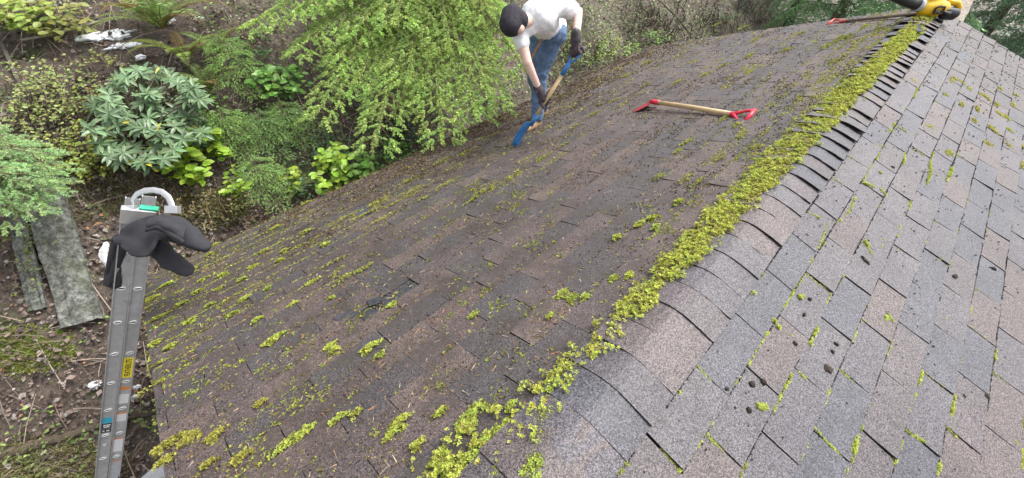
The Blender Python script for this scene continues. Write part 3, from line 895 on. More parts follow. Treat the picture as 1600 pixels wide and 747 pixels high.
# right slope: a light sprinkle
n = 11000
s = rng.uniform(0.1, 2.9, n); y = rng.uniform(-0.9, 6.7, n)
kp = vnoise(y * 5, s * 6, 51) * 0.5 + vnoise(y * 17, s * 15, 52) * 0.5 > 0.50
s, y = s[kp], y[kp]; n = len(s)
litter(mb, Rp, NR, s, y, rng.uniform(0.002, 0.008, n) * np.interp(y, [0, 4], [1, 1.8]), palette[rng.integers(0, 6, n)] * rng.uniform(0.15, 0.5, (n, 1)), True)
o = mb.build('needle_litter', M_DEBRIS)
tag(o, 'brown conifer needles, twig bits and soil crumbs strewn over the roof', 'litter', kind='stuff')

# ================================================================== HELPERS FOR SOFT SHAPES
def blob_mesh(name, tubes, voxel, smooth=4, wrinkle=0.0, wscale=9.0, seg=12):
    """tubes: list of (points, radii[, flat]); joined by a voxel remesh into ONE continuous surface"""
    mb = MB()
    for t in tubes:
        p = np.asarray(t[0], float); r = np.broadcast_to(np.asarray(t[1], float), (len(p),)).astype(float)
        if len(p) == 1: p = np.concatenate([p - [[0, 0, r[0] * .02]], p + [[0, 0, r[0] * .02]]]); r = np.repeat(r, 2)
        # resample and round the ends
        d0 = p[0] - p[1]; d0 /= np.linalg.norm(d0); d1 = p[-1] - p[-2]; d1 /= np.linalg.norm(d1)
        q = []; rr_ = []
        for k in (0.98, 0.8, 0.45): q.append(p[0] + d0 * r[0] * k); rr_.append(r[0] * math.sqrt(1 - k * k))
        for i in range(len(p)):
            q.append(p[i]); rr_.append(r[i])
            if i < len(p) - 1:
                for f in (0.33, 0.67): q.append(p[i] * (1 - f) + p[i + 1] * f); rr_.append(r[i] * (1 - f) + r[i + 1] * f)
        for k in (0.45, 0.8, 0.98): q.append(p[-1] + d1 * r[-1] * k); rr_.append(r[-1] * math.sqrt(1 - k * k))
        mb.tube(np.array(q), np.array(rr_), seg, flat=(t[2] if len(t) > 2 else None))
    me = mb.mesh(name)
    tmp = bpy.data.objects.new(name + '_tmp', me); COL.objects.link(tmp)
    md = tmp.modifiers.new('r', 'REMESH'); md.mode = 'VOXEL'; md.voxel_size = voxel; md.use_smooth_shade = True
    sm = tmp.modifiers.new('s', 'SMOOTH'); sm.iterations = smooth; sm.factor = 0.5
    dg = bpy.context.evaluated_depsgraph_get()
    res = bpy.data.meshes.new_from_object(tmp.evaluated_get(dg))
    res.name = name
    bpy.data.objects.remove(tmp)
    if wrinkle:
        nv = len(res.vertices); co = np.empty(nv * 3, np.float32); no = np.empty(nv * 3, np.float32)
        res.vertices.foreach_get('co', co); res.vertices.foreach_get('normal', no)
        co = co.reshape(-1, 3); no = no.reshape(-1, 3)
        w = np.abs(vnoise(co[:, 0] * wscale + co[:, 2] * wscale * 0.7, co[:, 1] * wscale - co[:, 2] * wscale, 77) - 0.5) * 2
        w2 = np.abs(vnoise(co[:, 2] * wscale * 1.7 + co[:, 1] * wscale, co[:, 0] * wscale * 1.6, 78) - 0.5) * 2
        co = co + no * ((w + 0.5 * w2 - 0.5) * wrinkle)[:, None]
        res.vertices.foreach_set('co', co.ravel()); res.update()
    return res

def blob(name, tubes, voxel, mat, parent=None, **kw):
    me = blob_mesh(name, tubes, voxel, **kw)
    me.materials.clear(); me.materials.append(mat)
    o = bpy.data.objects.new(name, me); COL.objects.link(o)
    if parent is not None: attach(o, parent)
    return o

def unit(v):
    v = np.asarray(v, float); return v / np.linalg.norm(v)

def text_mesh(txt, size, mat, origin, xdir, ydir, name, parent, sx=1.0, bold=0.0):
    cu = bpy.data.curves.new(name, 'FONT'); cu.body = txt; cu.size = size; cu.align_x = 'CENTER'; cu.align_y = 'CENTER'; cu.offset = bold
    t = bpy.data.objects.new(name + '_t', cu); COL.objects.link(t)
    me = bpy.data.meshes.new_from_object(t.evaluated_get(bpy.context.evaluated_depsgraph_get()))
    bpy.data.objects.remove(t)
    n = len(me.vertices); co = np.empty(n * 3, np.float32); me.vertices.foreach_get('co', co); co = co.reshape(-1, 3)
    zdir = np.cross(xdir, ydir)
    co = np.asarray(origin) + co[:, :1] * sx * xdir + co[:, 1:2] * ydir + co[:, 2:] * zdir
    me.vertices.foreach_set('co', co.astype(np.float32).ravel()); me.update()
    me.materials.clear(); me.materials.append(mat)
    o = bpy.data.objects.new(name, me); COL.objects.link(o)
    o.parent = parent
    return o

# ================================================================== LADDER at the corner of the roof
M_ALU = plain_mat('ladder_aluminium', (0.42, 0.42, 0.425), 0.5, 0.25, var=0.12, scale=25, dirt=((0.25, 0.245, 0.23), 7, 0.60))
M_ALU2 = plain_mat('bright_aluminium', (0.55, 0.55, 0.56), 0.35, 0.7, var=0.08, scale=30)
M_RIM = plain_mat('rung_rim', (0.72, 0.72, 0.72), 0.4, 0.3, var=0.05)
M_BLACK = plain_mat('black_plastic', (0.02, 0.02, 0.022), 0.45, var=0.2)
M_WHITE = plain_mat('white_label', (0.72, 0.72, 0.72), 0.5, var=0.08, scale=60)
M_YEL = plain_mat('yellow_label', (0.85, 0.72, 0.05), 0.45, var=0.05)
M_ORANGE = plain_mat('orange_label', (0.75, 0.25, 0.05), 0.5)
M_BLUE = plain_mat('blue_label', (0.04, 0.38, 0.55), 0.5)
M_GREEN = plain_mat('green_plastic', (0.03, 0.42, 0.25), 0.4)
M_GREY = plain_mat('grey_label', (0.40, 0.41, 0.42), 0.5)
LA = np.array([-2.822, -1.150, -0.868]); LD = np.array([-0.0354, -0.1539, -0.2609])
ld = unit(LD); vv = unit(CAM - LA); lx = unit(vv - ld * (vv @ ld)); le = unit(np.cross(lx, ld))
if le[2] < 0: le = -le
LM = LA + le * 0.030                                # mid line between the two sections, on the face turned to the camera
foot_k = 0
while (LM + LD * foot_k)[2] > ground(*(LM + LD * foot_k)[:2]): foot_k += 0.05
LADDER_W = 0.40
ladder = thing('ladder', 'aluminium extension ladder leaning on the near left corner of the roof', 'ladder', LM + LD * foot_k - lx * LADDER_W / 2)
def lp(k, e, x=0.0): return LM + LD * k + le * e - lx * x
def add_child(mb, name, mat, parent, **kw):
    o = mb.build(name, mat, **kw)
    if parent.type == 'EMPTY': attach(o, parent)
    else: o.parent = parent
    return o
K_TOP = -2.0
rails = {}
for sec, (ea, eb, k0, k1) in enumerate(((0.002, 0.080, K_TOP + 0.1, foot_k - 0.1), (-0.078, -0.002, K_TOP, foot_k - 1.2))):
    for far in (0, 1):
        x0 = 0.0 if not far else LADDER_W
        sg = 1 if not far else -1
        k0_ = k0 + 0.35 * far; mb = MB(); cm = (k0_ + k1) / 2; hk = LD * (k1 - k0_) / 2
        mb.box(lp(cm, (ea + eb) / 2, x0 + sg * 0.012), hk, le * (eb - ea) / 2 * 0.97, lx * 0.0018)
        for e_ in (ea + 0.0035, eb - 0.0035):
            mb.box(lp(cm, e_, x0 + sg * 0.010), hk, le * 0.0034, lx * 0.0115)
        rails[(sec, far)] = add_child(mb, 'rail', M_ALU, ladder)
    for k in range(math.ceil(k0 + 0.2), int(k1) + 1):
        mb = MB(); ec = (ea + eb) / 2
        mb.tube([lp(k, ec, 0.014), lp(k, ec, LADDER_W - 0.014)], 0.016, 10)
        add_child(mb, 'rung', M_ALU, ladder, smooth=False)
        # flared rung end: pale rim round a dark hole
        mb = MB(); c = lp(k, ec, 0.0075)
        ang = np.linspace(0, 2 * PI, 19)
        ring = [c + le * 0.021 * math.cos(a) + ld * 0.0105 * math.sin(a) + ld * 0.004 * math.cos(a) for a in ang]
        mb.tube(ring, 0.0042, 6, caps=False)
        rim = add_child(mb, 'rung_rim', M_RIM, rails[(sec, 0)], smooth=True)
        mb = MB(); mb.add([lp(k, ec, 0.0098)] + [lp(k, ec, 0.0098) + le * 0.020 * math.cos(a) + ld * 0.010 * math.sin(a) + ld * 0.004 * math.cos(a) for a in ang[:-1]], f3=[(0, i + 1, (i + 1) % 18 + 1) for i in range(18)])
        add_child(mb, 'rung_bore', M_BLACK, rails[(sec, 0)])
def sticker(k0, k1, ea, eb, mat, x=0.0094):
    mb = MB()
    mb.add([lp(k0, ea, x), lp(k0, eb, x), lp(k1, eb, x), lp(k1, ea, x)], f4=[(0, 1, 2, 3)])
    return add_child(mb, 'sticker', mat, rails[(1 if eb < 0 else 0, 0)])
IN0, IN1 = -0.068, -0.011
st = sticker(2.16, 2.86, IN0, IN1, M_YEL)
mt_ = text_mesh('FEATHERLITE', 0.044, M_BLACK, lp(2.51, (IN0 + IN1) / 2 - 0.004, 0.0088), -ld, le, 'lettering', rails[(1, 0)], sx=0.70, bold=0.0008)
sticker(3.20, 3.30, IN0, IN1, M_ORANGE); sticker(3.305, 3.45, IN0, IN1, M_GREY); sticker(3.46, 3.82, IN0, IN1, M_WHITE)
sticker(4.17, 4.22, IN0, IN1, M_ORANGE); sticker(4.225, 4.52, IN0, IN1, M_WHITE); sticker(4.525, 4.85, IN0, IN1, M_GREY)
sticker(5.22, 5.26, IN0, IN1, M_ORANGE); sticker(5.265, 5.8, IN0, IN1, M_WHITE); sticker(6.2, 6.24, IN0, IN1, M_ORANGE); sticker(6.245, 7.2, IN0, IN1, M_GREY)
OU0, OU1 = 0.012, 0.068
sticker(4.30, 4.52, OU0, OU1, M_BLUE); sticker(4.53, 4.74, OU0, OU1, M_BLACK); sticker(4.76, 4.9, OU0, OU1, M_BLACK)
for k_, e_, w_ in ((4.60, 0.03, 0.012), (4.60, 0.052, 0.008), (4.67, 0.04, 0.018), (4.83, 0.03, 0.010), (4.83, 0.055, 0.006)):
    sticker(k_ - 0.025, k_ + 0.025, e_ - w_, e_ + w_, M_WHITE, 0.0088)
mb = MB(); mb.add([lp(5.36, 0.026, 0.0092), lp(5.36, 0.056, 0.0092), lp(5.5, 0.041, 0.0092)], f3=[(0, 1, 2)]); add_child(mb, 'sticker', M_WHITE, rails[(0, 0)])
# top cap, green pad and the bent grab bar
mb = MB(); mb.box(lp(K_TOP + 0.12, 0.0, 0.018), ld * 0.055, le * 0.082, lx * 0.024); cap_ = add_child(mb, 'end_cap', M_ALU2, ladder, bevel=0.006)
mb = MB(); mb.box(lp(K_TOP - 0.09, -0.045, 0.02), ld * 0.008, le * 0.045, lx * 0.022); add_child(mb, 'end_pad', M_GREEN, ladder, bevel=0.004)
dtop = float(-((lp(K_TOP, 0) - CAM) @ RW[2]))
arch = np.array([pt(x, y, dtop - 0.02 * i / 9) for i, (x, y) in enumerate([(206, 322), (207, 312), (214, 303), (226, 298), (240, 297), (253, 300), (263, 308), (268, 319), (270, 329)])])
mb = MB(); mb.tube(arch, 0.019, 8, flat=0.4); add_child(mb, 'grab_bar', M_ALU2, ladder, smooth=True)
mb = MB(); mb.box(pt(270, 328, dtop - 0.02), RW[0] * 0.038, RW[1] * 0.024, RW[2] * 0.02); add_child(mb, 'bracket', M_ALU2, ladder, bevel=0.004)
mb = MB(); mb.box(pt(207, 326, dtop - 0.01), RW[0] * 0.02, RW[1] * 0.02, RW[2] * 0.018); add_child(mb, 'bracket', M_ALU2, ladder, bevel=0.004)
for far in (0, 1):
    mb = MB(); c = lp(foot_k - 0.05, 0.04, LADDER_W * far); mb.box(c, (0.035, 0, 0), (0, 0.07, 0), (0, 0, 0.02)); add_child(mb, 'foot', M_BLACK, ladder, bevel=0.004)

# ------------------------------------------------------------------ black hooded jacket thrown over the ladder
M_JACKET = plain_mat('jacket_fleece', (0.024, 0.024, 0.029), 0.85, var=0.25, scale=70, bstr=0.25, bdist=0.002, dirt=((0.10, 0.10, 0.10), 55, 0.70))
dj = dtop + 0.0
J = lambda x, y, d=0.0: pt(x, y, dj + d)
jacket = thing('jacket', 'black hooded jacket thrown over the top of the ladder', 'jacket', J(215, 400, 0.1))
def ruled(top, bot, n, dfun, seed, amp=1.0):
    top = np.array(top, float); bot = np.array(bot, float)
    def res(c):
        L = np.concatenate([[0], np.cumsum(np.linalg.norm(np.diff(c, axis=0), axis=1))]); t = np.linspace(0, L[-1], n)
        return np.stack([np.interp(t, L, c[:, k]) for k in range(2)], -1)
    A, B = res(top), res(bot); m_ = 14
    P = np.empty((m_, n, 3))
    for i in range(m_):
        v = i / (m_ - 1)
        for j in range(n):
            x, y = A[j] * (1 - v) + B[j] * v
            u = j / (n - 1)
            w = amp * (0.022 * math.sin(u * 9 + v * 4 + seed) * math.sin(v * 5 + seed * 2 + u * 3) + 0.010 * abs(math.sin(u * 8 - v * 5 + seed)) + 0.006 * math.sin(u * 19 - v * 9 + seed))
            P[i, j] = J(x, y, dfun(u, v) + w)
    return P
def cloth(name, P):
    mb = MB(); mb.grid(P); o = mb.build(name, M_JACKET, smooth=True); attach(o, jacket)
    sd = o.modifiers.new('s', 'SOLIDIFY'); sd.thickness = 0.016; sd.offset = -1
    ss = o.modifiers.new('u', 'SUBSURF'); ss.levels = 1; ss.render_levels = 1
    return o
cloth('jacket_body', ruled([(176, 374), (190, 362), (214, 345), (236, 337), (262, 336), (284, 348), (302, 362), (310, 372)],
                           [(190, 388), (204, 399), (220, 403), (236, 402), (243, 388), (248, 374), (268, 376), (284, 386)], 26, lambda u, v: -0.05 - 0.13 * math.sin(PI * min(1, u * 1.05)) * (0.35 + 0.65 * v) + 0.10 * (1 - v) * (1 - u), 1.0))
cloth('jacket_back', ruled([(176, 372), (186, 368), (198, 372)], [(163, 446), (174, 450), (187, 452)], 12, lambda u, v: 0.06 + 0.16 * v - 0.03 * math.sin(PI * u), 2.3))
cloth('hood', ruled([(232, 346), (248, 340), (268, 346), (290, 358)], [(226, 360), (246, 356), (266, 366), (288, 382)], 16, lambda u, v: -0.185 - 0.03 * math.sin(PI * v) + 0.03 * u - 0.02 * (v > 0.8), 0.4, 0.35))
blob('sleeve', [([J(270, 352, -0.07), J(288, 364, -0.09), J(305, 375, -0.10), J(319, 384, -0.10)], [0.072, 0.072, 0.058, 0.04], 0.6),
                ([J(300, 378, -0.09), J(318, 389, -0.09)], [0.045, 0.03], 0.6)], 0.010, M_JACKET, jacket, wrinkle=0.010, wscale=8.0)
blob('sleeve', [([J(240, 378, -0.05), J(252, 394, -0.03), J(266, 406, -0.01), J(282, 417, 0.0), J(290, 422, 0.0)], [0.05, 0.060, 0.058, 0.052, 0.046], 0.6)], 0.009, M_JACKET, jacket, wrinkle=0.012, wscale=8.0)
M_RAG = plain_mat('white_cotton', (0.72, 0.71, 0.70), 0.85, var=0.06, scale=40, bstr=0.2)
rag = blob('cloth_rag', [([J(166, 384, 0.20), J(164, 398, 0.22), J(168, 412, 0.22)], [0.03, 0.05, 0.035], 0.6)], 0.010, M_RAG, None, wrinkle=0.012, wscale=22)
tag(rag, 'white cotton rag hanging behind the black jacket on the ladder', 'rag')

# ================================================================== BOARDS, LOG, SNOW ON THE BANK
m, nt, b, out = new_mat('lichen_wood')
geo = N(nt, 'ShaderNodeNewGeometry'); 
n1 = noise(nt, geo.outputs['Position'], 14, 8, 0.75); n2 = noise(nt, geo.outputs['Position'], 38, 6, 0.8); n3 = noise(nt, geo.outputs['Position'], 5, 4, 0.6)
r1 = ramp(nt, n1.outputs[0], [(0.36, (0.055, 0.058, 0.042)), (0.48, (0.13, 0.135, 0.115)), (0.58, (0.24, 0.25, 0.225)), (0.72, (0.36, 0.37, 0.34))])
r2 = ramp(nt, n2.outputs[0], [(0.32, (0.25, 0.25, 0.24)), (0.55, (1, 1, 1)), (0.8, (1.25, 1.25, 1.2))])
c = mixc(nt, 'MULTIPLY', 1.0, r1.outputs[0], r2.outputs[0])
k = ramp(nt, n3.outputs[0], [(0.55, (0, 0, 0)), (0.72, (0.7, 0.7, 0.7))])
c = mixc(nt, 'MIX', k.outputs[0], c, (0.10, 0.12, 0.05))
nt.links.new(c, b.inputs['Base Color']); b.inputs['Roughness'].default_value = 0.9
bump(nt, b, n2.outputs[0], 1.0, 0.012)
M_LICHEN = m
def board(p_bot, p_top, w, th, name, label, seed, edge=None):
    r = np.random.default_rng(seed)
    a = np.asarray(p_bot, float); t = np.asarray(p_top, float)
    d = unit(t - a); L = np.linalg.norm(t - a)
    nrm = unit(unit(CAM - (a + t) / 2) * 0.4 + np.array([0.35, -0.1, 0.8])); nrm = unit(nrm - d * (nrm @ d)); sd = np.cross(d, nrm)
    nL, nW = 34, 9
    top = []
    for i in range(nL):
        row = []
        for j in range(nW):
            u = (j / (nW - 1) - 0.5)
            e = 1 + 0.04 * math.sin(i * 0.4 + seed) + r.normal(0, 0.006)
            row.append(a + d * (L * i / (nL - 1) + (r.normal(0, 0.005) if i in (0, nL - 1) else 0)) + sd * w * u * e + nrm * (th + r.normal(0, 0.006) + 0.015 * math.sin(u * 11 + seed) - 0.02 * (abs(u) > 0.45)))
        top.append(row)
    top = np.array(top); bot = top - nrm * th
    mb = MB(); mb.grid(top); mb.grid(bot[:, ::-1])
    mb.grid(np.stack([top[0], bot[0]], 0)[::-1]); mb.grid(np.stack([top[-1], bot[-1]], 0))
    mb.grid(np.stack([top[:, 0], bot[:, 0]], 0)); mb.grid(np.stack([top[:, -1], bot[:, -1]], 0)[::-1])
    o = mb.build(name, M_LICHEN)
    return tag(o, label, 'board')
def off_g(px, py, h): p = g_at(px, py); return p + np.array([0, 0, h])
board(off_g(136, 507, 0.02), off_g(78, 296, 0.10), 0.27, 0.08, 'board', 'wide grey lichen covered board lying on the bank behind the ladder', 1)
board(off_g(64, 487, 0.02), off_g(30, 318, 0.06), 0.12, 0.05, 'board', 'narrow grey lichen covered board beside the wide one, left of it', 2)
# mossy pole across the ground
pl = np.array([off_g(x, y, 0.03) for x, y in ((-60, 728), (0, 714), (60, 697), (110, 682), (150, 668), (200, 655), (250, 645))])
mb = MB(); mb.tube(pl, np.linspace(0.055, 0.03, len(pl)), 9, col=(0.10, 0.08, 0.06)); o = mb.build('log', M_BARK, smooth=True); tag(o, 'thin dark fallen pole on the ground crossing behind the ladder foot', 'log')
M_CONC = plain_mat('concrete', (0.42, 0.43, 0.45), 0.8, var=0.15, scale=20, bstr=0.3)
pc = g_at(255, 760); mb = MB(); mb.box((pc[0] + 0.12, pc[1] - 0.05, pc[2] + 0.0), (0.3, 0.06, 0), (-0.05, 0.25, 0), (0, 0, 0.06))
tag(mb.build('paving_slab', M_CONC, bevel=0.01), 'pale concrete slab on the ground below the near roof corner', 'slab')
# cut stick leaning on the bank, top left
for (lab, ps, r_, c_) in (('bare dark stick leaning on the upper left bank', ((15, 82), (40, 140), (70, 185)), 0.022, (0.10, 0.085, 0.075)),
                          ('thin dark stick slanting in front of the boards', ((95, 235), (130, 272), (150, 320)), 0.014, (0.10, 0.08, 0.06)),
                          ('pale broken branch lying below the snow patch', ((45, 78), (90, 70), (140, 56), (165, 48)), 0.014, (0.30, 0.27, 0.22))):
    p = np.array([off_g(x, y, 0.10) for x, y in ps])
    mb = MB(); mb.tube(p, np.linspace(r_, r_ * 0.6, len(p)), 7, col=c_); tag(mb.build('stick', M_BARK, smooth=True), lab, 'stick')
M_SNOW = plain_mat('old_snow', (0.78, 0.80, 0.83), 0.6, var=0.06, scale=30, bstr=0.5, bdist=0.01)
def flat_blob(pos, rx, ry, h, seed, mat, name, nrm=(0.5, 0, 0.86), sub=3):
    bm = bmesh.new(); bmesh.ops.create_icosphere(bm, subdivisions=sub, radius=1)
    V = np.array([v.co[:] for v in bm.verts]); Fc = np.array([[v.index for v in f.verts] for f in bm.faces]); bm.free()
    w = 1 + (0.55 if name != 'snow_patch' else 1.1) * (vnoise(V[:, 0] * 2.5 + seed, V[:, 1] * 2.5, seed) - 0.5) + 0.5 * (vnoise(V[:, 0] * 7, V[:, 1] * 7 + seed, seed + 1) - 0.5)
    V = V * w[:, None] * np.array([rx, ry, h])
    V = V @ frames(np.array([nrm]), np.array([seed * 1.7 if sub == 3 and name != 'snow_patch' else 0.15 * math.sin(seed)]))[0].T + pos
    mb = MB(); mb.add(V, f3=Fc)
    return mb.build(name, mat, smooth=True)
for i, (x, y, r1_, r2_, lab) in enumerate(((168, 59, .20, .07, 'largest patch of old snow on the upper left bank'), (152, 603, .05, .035, 'small white snow lump on the ground left of the ladder'),
        (217, 606, .03, .02, 'tiny white snow lump right of the ladder, upper of two'), (213, 622, .03, .02, 'tiny white snow lump right of the ladder, lower of two'),
        (220, 93, .05, .03, 'snow fleck above the rhododendron'), (258, 38, .10, .04, 'snow patch under the big sword fern'), (312, 32, .05, .03, 'snow fleck right of the big sword fern'),
        (195, 75, .16, .035, 'thin snow streak below the largest snow patch'))):
    tag(flat_blob(off_g(x, y, 0.02), r1_, r2_, 0.022, i + 3, M_SNOW, 'snow_patch', sub=4), lab, 'snow')

# ================================================================== TOOLS ON THE ROOF
M_WOOD = plain_mat('ash_wood', (0.56, 0.40, 0.22), 0.45, var=0.14, scale=18, dirt=((0.20, 0.14, 0.08), 30, 0.66))
M_RED = plain_mat('red_paint', (0.62, 0.025, 0.06), 0.35, var=0.12, scale=25)
M_REDD = plain_mat('worn_red_steel', (0.36, 0.025, 0.035), 0.45, var=0.35, scale=30, dirt=((0.07, 0.03, 0.03), 22, 0.55))
M_BLUEP = plain_mat('blue_paint', (0.035, 0.17, 0.42), 0.38, var=0.15, scale=20, dirt=((0.04, 0.05, 0.06), 26, 0.66))
M_STEEL = plain_mat('scraped_steel', (0.30, 0.32, 0.35), 0.4, 0.6, var=0.2, scale=30)

def d_grip(parent, neck, axis, wide, L, Wd, r_, mat):
    """D-shaped grip: two arms leave the neck and a cross bar joins them"""
    axis = unit(axis); wide = unit(np.asarray(wide) - axis * (np.asarray(wide) @ axis))
    mb = MB()
    for sg in (1, -1):
        p = [neck - axis * 0.05, neck, neck + axis * L * 0.30 + wide * sg * Wd * 0.22, neck + axis * L * 0.65 + wide * sg * Wd * 0.42, neck + axis * L + wide * sg * Wd * 0.5]
        mb.tube(p, [r_ * 1.35, r_ * 1.35, r_ * 0.8, r_ * 0.75, r_ * 0.9], 9)
    mb.tube([neck + axis * L - wide * Wd * 0.56, neck + axis * L, neck + axis * L + wide * Wd * 0.56], [r_ * 1.1, r_ * 1.2, r_ * 1.1], 10)
    return add_child(mb, 'grip', mat, parent, smooth=True)

def plate(P, th, nrm):
    """thick curved sheet from grid P (m,n,3)"""
    P = np.asarray(P, float); nrm = np.asarray(nrm, float)
    mb = MB(); B = P - nrm * th
    mb.grid(P); mb.grid(B[:, ::-1]); mb.grid(np.stack([P[0], B[0]])[::-1]); mb.grid(np.stack([P[-1], B[-1]])); mb.grid(np.stack([P[:, 0], B[:, 0]])); mb.grid(np.stack([P[:, -1], B[:, -1]])[::-1])
    return mb

# short red tool lying across the dark slope
a = left_hit(1026, 160, 0.075); g = left_hit(1142, 178, 0.03)
tool = thing('shingle_spade', 'short wooden spade with red bent blade and red grip lying mid slope', 'spade', left_hit(1085, 172, 0))
ax = unit(g - a)
mb = MB(); mb.tube([a, a * 0.5 + g * 0.5 + NL * 0.004, g], [0.0195, 0.0205, 0.0195], 12); add_child(mb, 'shaft', M_WOOD, tool, smooth=True)
wide = unit(np.cross(ax, NL) * 0.9 - 0.5 * NL)
d_grip(tool, g + ax * 0.02, ax, wide, 0.135, 0.125, 0.0145, M_RED)
mb = MB(); mb.tube([a + ax * 0.03, a - ax * 0.03, a - ax * 0.075], [0.0235, 0.0235, 0.02], 12); add_child(mb, 'socket', M_RED, tool, smooth=True)
neck = a - ax * 0.07
tip = left_hit(990, 172, 0.006)
bl = unit(tip - neck); bw_ = unit(np.cross(bl, NL)); bn = unit(np.cross(bw_, bl))
if bn @ NL < 0: bn = -bn
Lb = np.linalg.norm(tip - neck)
P = [[neck + bl * Lb * t + bw_ * (v * (0.05 + 0.05 * min(1, t * 2.2))) * 1.0 + bn * (0.012 * (1 - abs(v)) * (1 - t) - 0.012 * (v * v)) for v in np.linspace(-1, 1, 7)] for t in np.linspace(0, 1, 7)]
add_child(plate(P, 0.004, bn), 'blade', M_REDD, tool)

# second red tool by the far ridge end
g = left_hit(1318, 33, 0.03); e_ = left_hit(1425, 22, 0.05)
tool2 = thing('long_spade', 'spade with worn brown shaft and faded red grip lying at the far roof end', 'spade', left_hit(1360, 30, 0))
ax = unit(g - e_)
M_WOODG = plain_mat('grey_wood', (0.22, 0.17, 0.13), 0.6, var=0.2, scale=20)
M_REDF = plain_mat('faded_red', (0.52, 0.09, 0.06), 0.45, var=0.15, scale=20)
mb = MB(); mb.tube([e_ - ax * 0.25, e_, g], [0.018, 0.018, 0.017], 10); add_child(mb, 'shaft', M_WOODG, tool2, smooth=True)
d_grip(tool2, g + ax * 0.01, ax, unit(np.cross(ax, NL) + 0.3 * NL), 0.16, 0.13, 0.014, M_REDF)

# cordless blower on the far ridge end
M_YELP = plain_mat('yellow_plastic', (0.78, 0.47, 0.015), 0.4, var=0.08, scale=15)
bx = unit(np.array([RW[0][0], RW[0][1], 0])); bz = np.array([0, 0, 1.0]); by = np.cross(bz, bx)
B0 = pt(1458, 29, 4.50)
blower = thing('leaf_blower', 'yellow and black cordless blower resting on the far ridge end', 'blower', B0)
def bp(x, y, z): return B0 + bx * x + by * y + bz * z
blob('housing', [([bp(-0.16, 0, 0.10), bp(-0.05, 0, 0.11), bp(0.02, 0, 0.105)], [0.075, 0.085, 0.07]), ([bp(-0.17, 0, 0.045), bp(-0.03, 0, 0.035)], [0.03, 0.035]),
                 ([bp(-0.05, 0, 0.19), bp(-0.16, 0, 0.20)], [0.03, 0.035])], 0.011, M_YELP, blower)
blob('rear_guard', [([bp(0.08, 0.01, 0.16), bp(0.16, 0.01, 0.15), bp(0.20, 0.0, 0.11)], [0.03, 0.034, 0.03]), ([bp(0.20, 0.0, 0.10), bp(0.19, 0, 0.04)], [0.03, 0.022])], 0.010, M_YELP, blower)
blob('battery', [([bp(0.06, -0.02, 0.07), bp(0.165, -0.02, 0.055)], [0.058, 0.058]), ([bp(0.05, -0.03, 0.03), bp(0.17, -0.03, 0.02)], [0.03, 0.03])], 0.010, M_BLACK, blower, smooth=2)
mb = MB()
fr = np.array([bp(-0.115, -0.088, 0.075), bp(-0.055, -0.092, 0.075), bp(-0.03, -0.092, 0.095), bp(-0.035, -0.09, 0.135), bp(-0.09, -0.088, 0.14), bp(-0.12, -0.086, 0.12), bp(-0.115, -0.088, 0.075)])
mb.tube(fr, 0.011, 7, caps=False); mb.tube([bp(-0.03, -0.09, 0.09), bp(0.03, -0.085, 0.075), bp(0.07, -0.075, 0.07)], [0.012, 0.016, 0.02], 8)
add_child(mb, 'trim', M_BLACK, blower, smooth=True)
mb = MB(); mb.tube([bp(-0.225, 0, 0.125), bp(-0.27, 0, 0.135)], [0.064, 0.064], 16); add_child(mb, 'collar', M_GREY, blower, smooth=True)
mb = MB(); mb.tube([bp(-0.26, 0, 0.133), bp(-0.36, 0, 0.16), bp(-0.75, 0.0, 0.27), bp(-0.95, 0, 0.32)], [0.055, 0.055, 0.048, 0.055], 16); add_child(mb, 'nozzle', M_BLACK, blower, smooth=True)

# ------------------------------------------------------------------ torn place, loose pieces, clods
M_FELT = plain_mat('wet_felt', (0.042, 0.044, 0.052), 0.4, var=0.4, scale=50, bstr=0.6, bdist=0.004)
def quad_on(fn_hit, pts, h, name, mat, parent=None, curl=0.0):
    c = [fn_hit(x, y, h) for x, y in pts]
    nrm = NL if fn_hit is left_hit else NR
    m_ = 6; P = np.empty((m_, m_, 3)); r = np.random.default_rng(int(pts[0][0]))
    for i in range(m_):
        for j in range(m_):
            u, v = i / (m_ - 1), j / (m_ - 1)
            P[i, j] = (c[0] * (1 - u) + c[1] * u) * (1 - v) + (c[3] * (1 - u) + c[2] * u) * v + nrm * (curl * (u ** 2) + r.normal(0, 0.0015)) + r.normal(0, 0.003, 3) * (i in (0, m_ - 1) or j in (0, m_ - 1))
    return plate(P, 0.004, nrm).build(name, mat)
_, _, ts, ty, tw, _ = torn_tab[0]
o = slab(Lp, ts - 0.02, ts + EXPO - 0.012, ty, ty + tw - 0.004, 0.0, 0.0045).build('torn_underlay', M_FELT); o.parent = slope_l
o = quad_on(left_hit, [(520, 497), (548, 484), (560, 492), (532, 506)], 0.014, 'torn_flap', M_FELT, curl=0.004); o.parent = slope_l
o = quad_on(left_hit, [(570, 470), (596, 466), (600, 473), (578, 478)], 0.016, 'torn_flap', M_FELT, curl=0.012); o.parent = slope_l
M_SLATE = plain_mat('blue_grey_granules', (0.055, 0.06, 0.075), 0.6, var=0.45, scale=180, bstr=0.4)
for pts_, fh, lab in (([(553, 326), (572, 320), (578, 334), (560, 340)], left_hit, 'small loose dark shingle scrap near the eave below the spruce'),
                     ([(1413, 38), (1437, 38), (1443, 50), (1416, 47)], left_hit, 'blue grey shingle bared on the ridge beside the far end moss'),
                     ([(1456, 54), (1478, 55), (1486, 66), (1470, 68)], right_hit, 'blue grey shingle slipped below the far ridge, upper of two'),
                     ([(1488, 82), (1507, 82), (1518, 95), (1503, 97)], right_hit, 'blue grey shingle slipped below the far ridge, lower of two')):
    tag(quad_on(fh, pts_, 0.024 if 'beside' in lab else 0.014, 'shingle_scrap', M_SLATE, curl=0.006), lab, 'shingle')
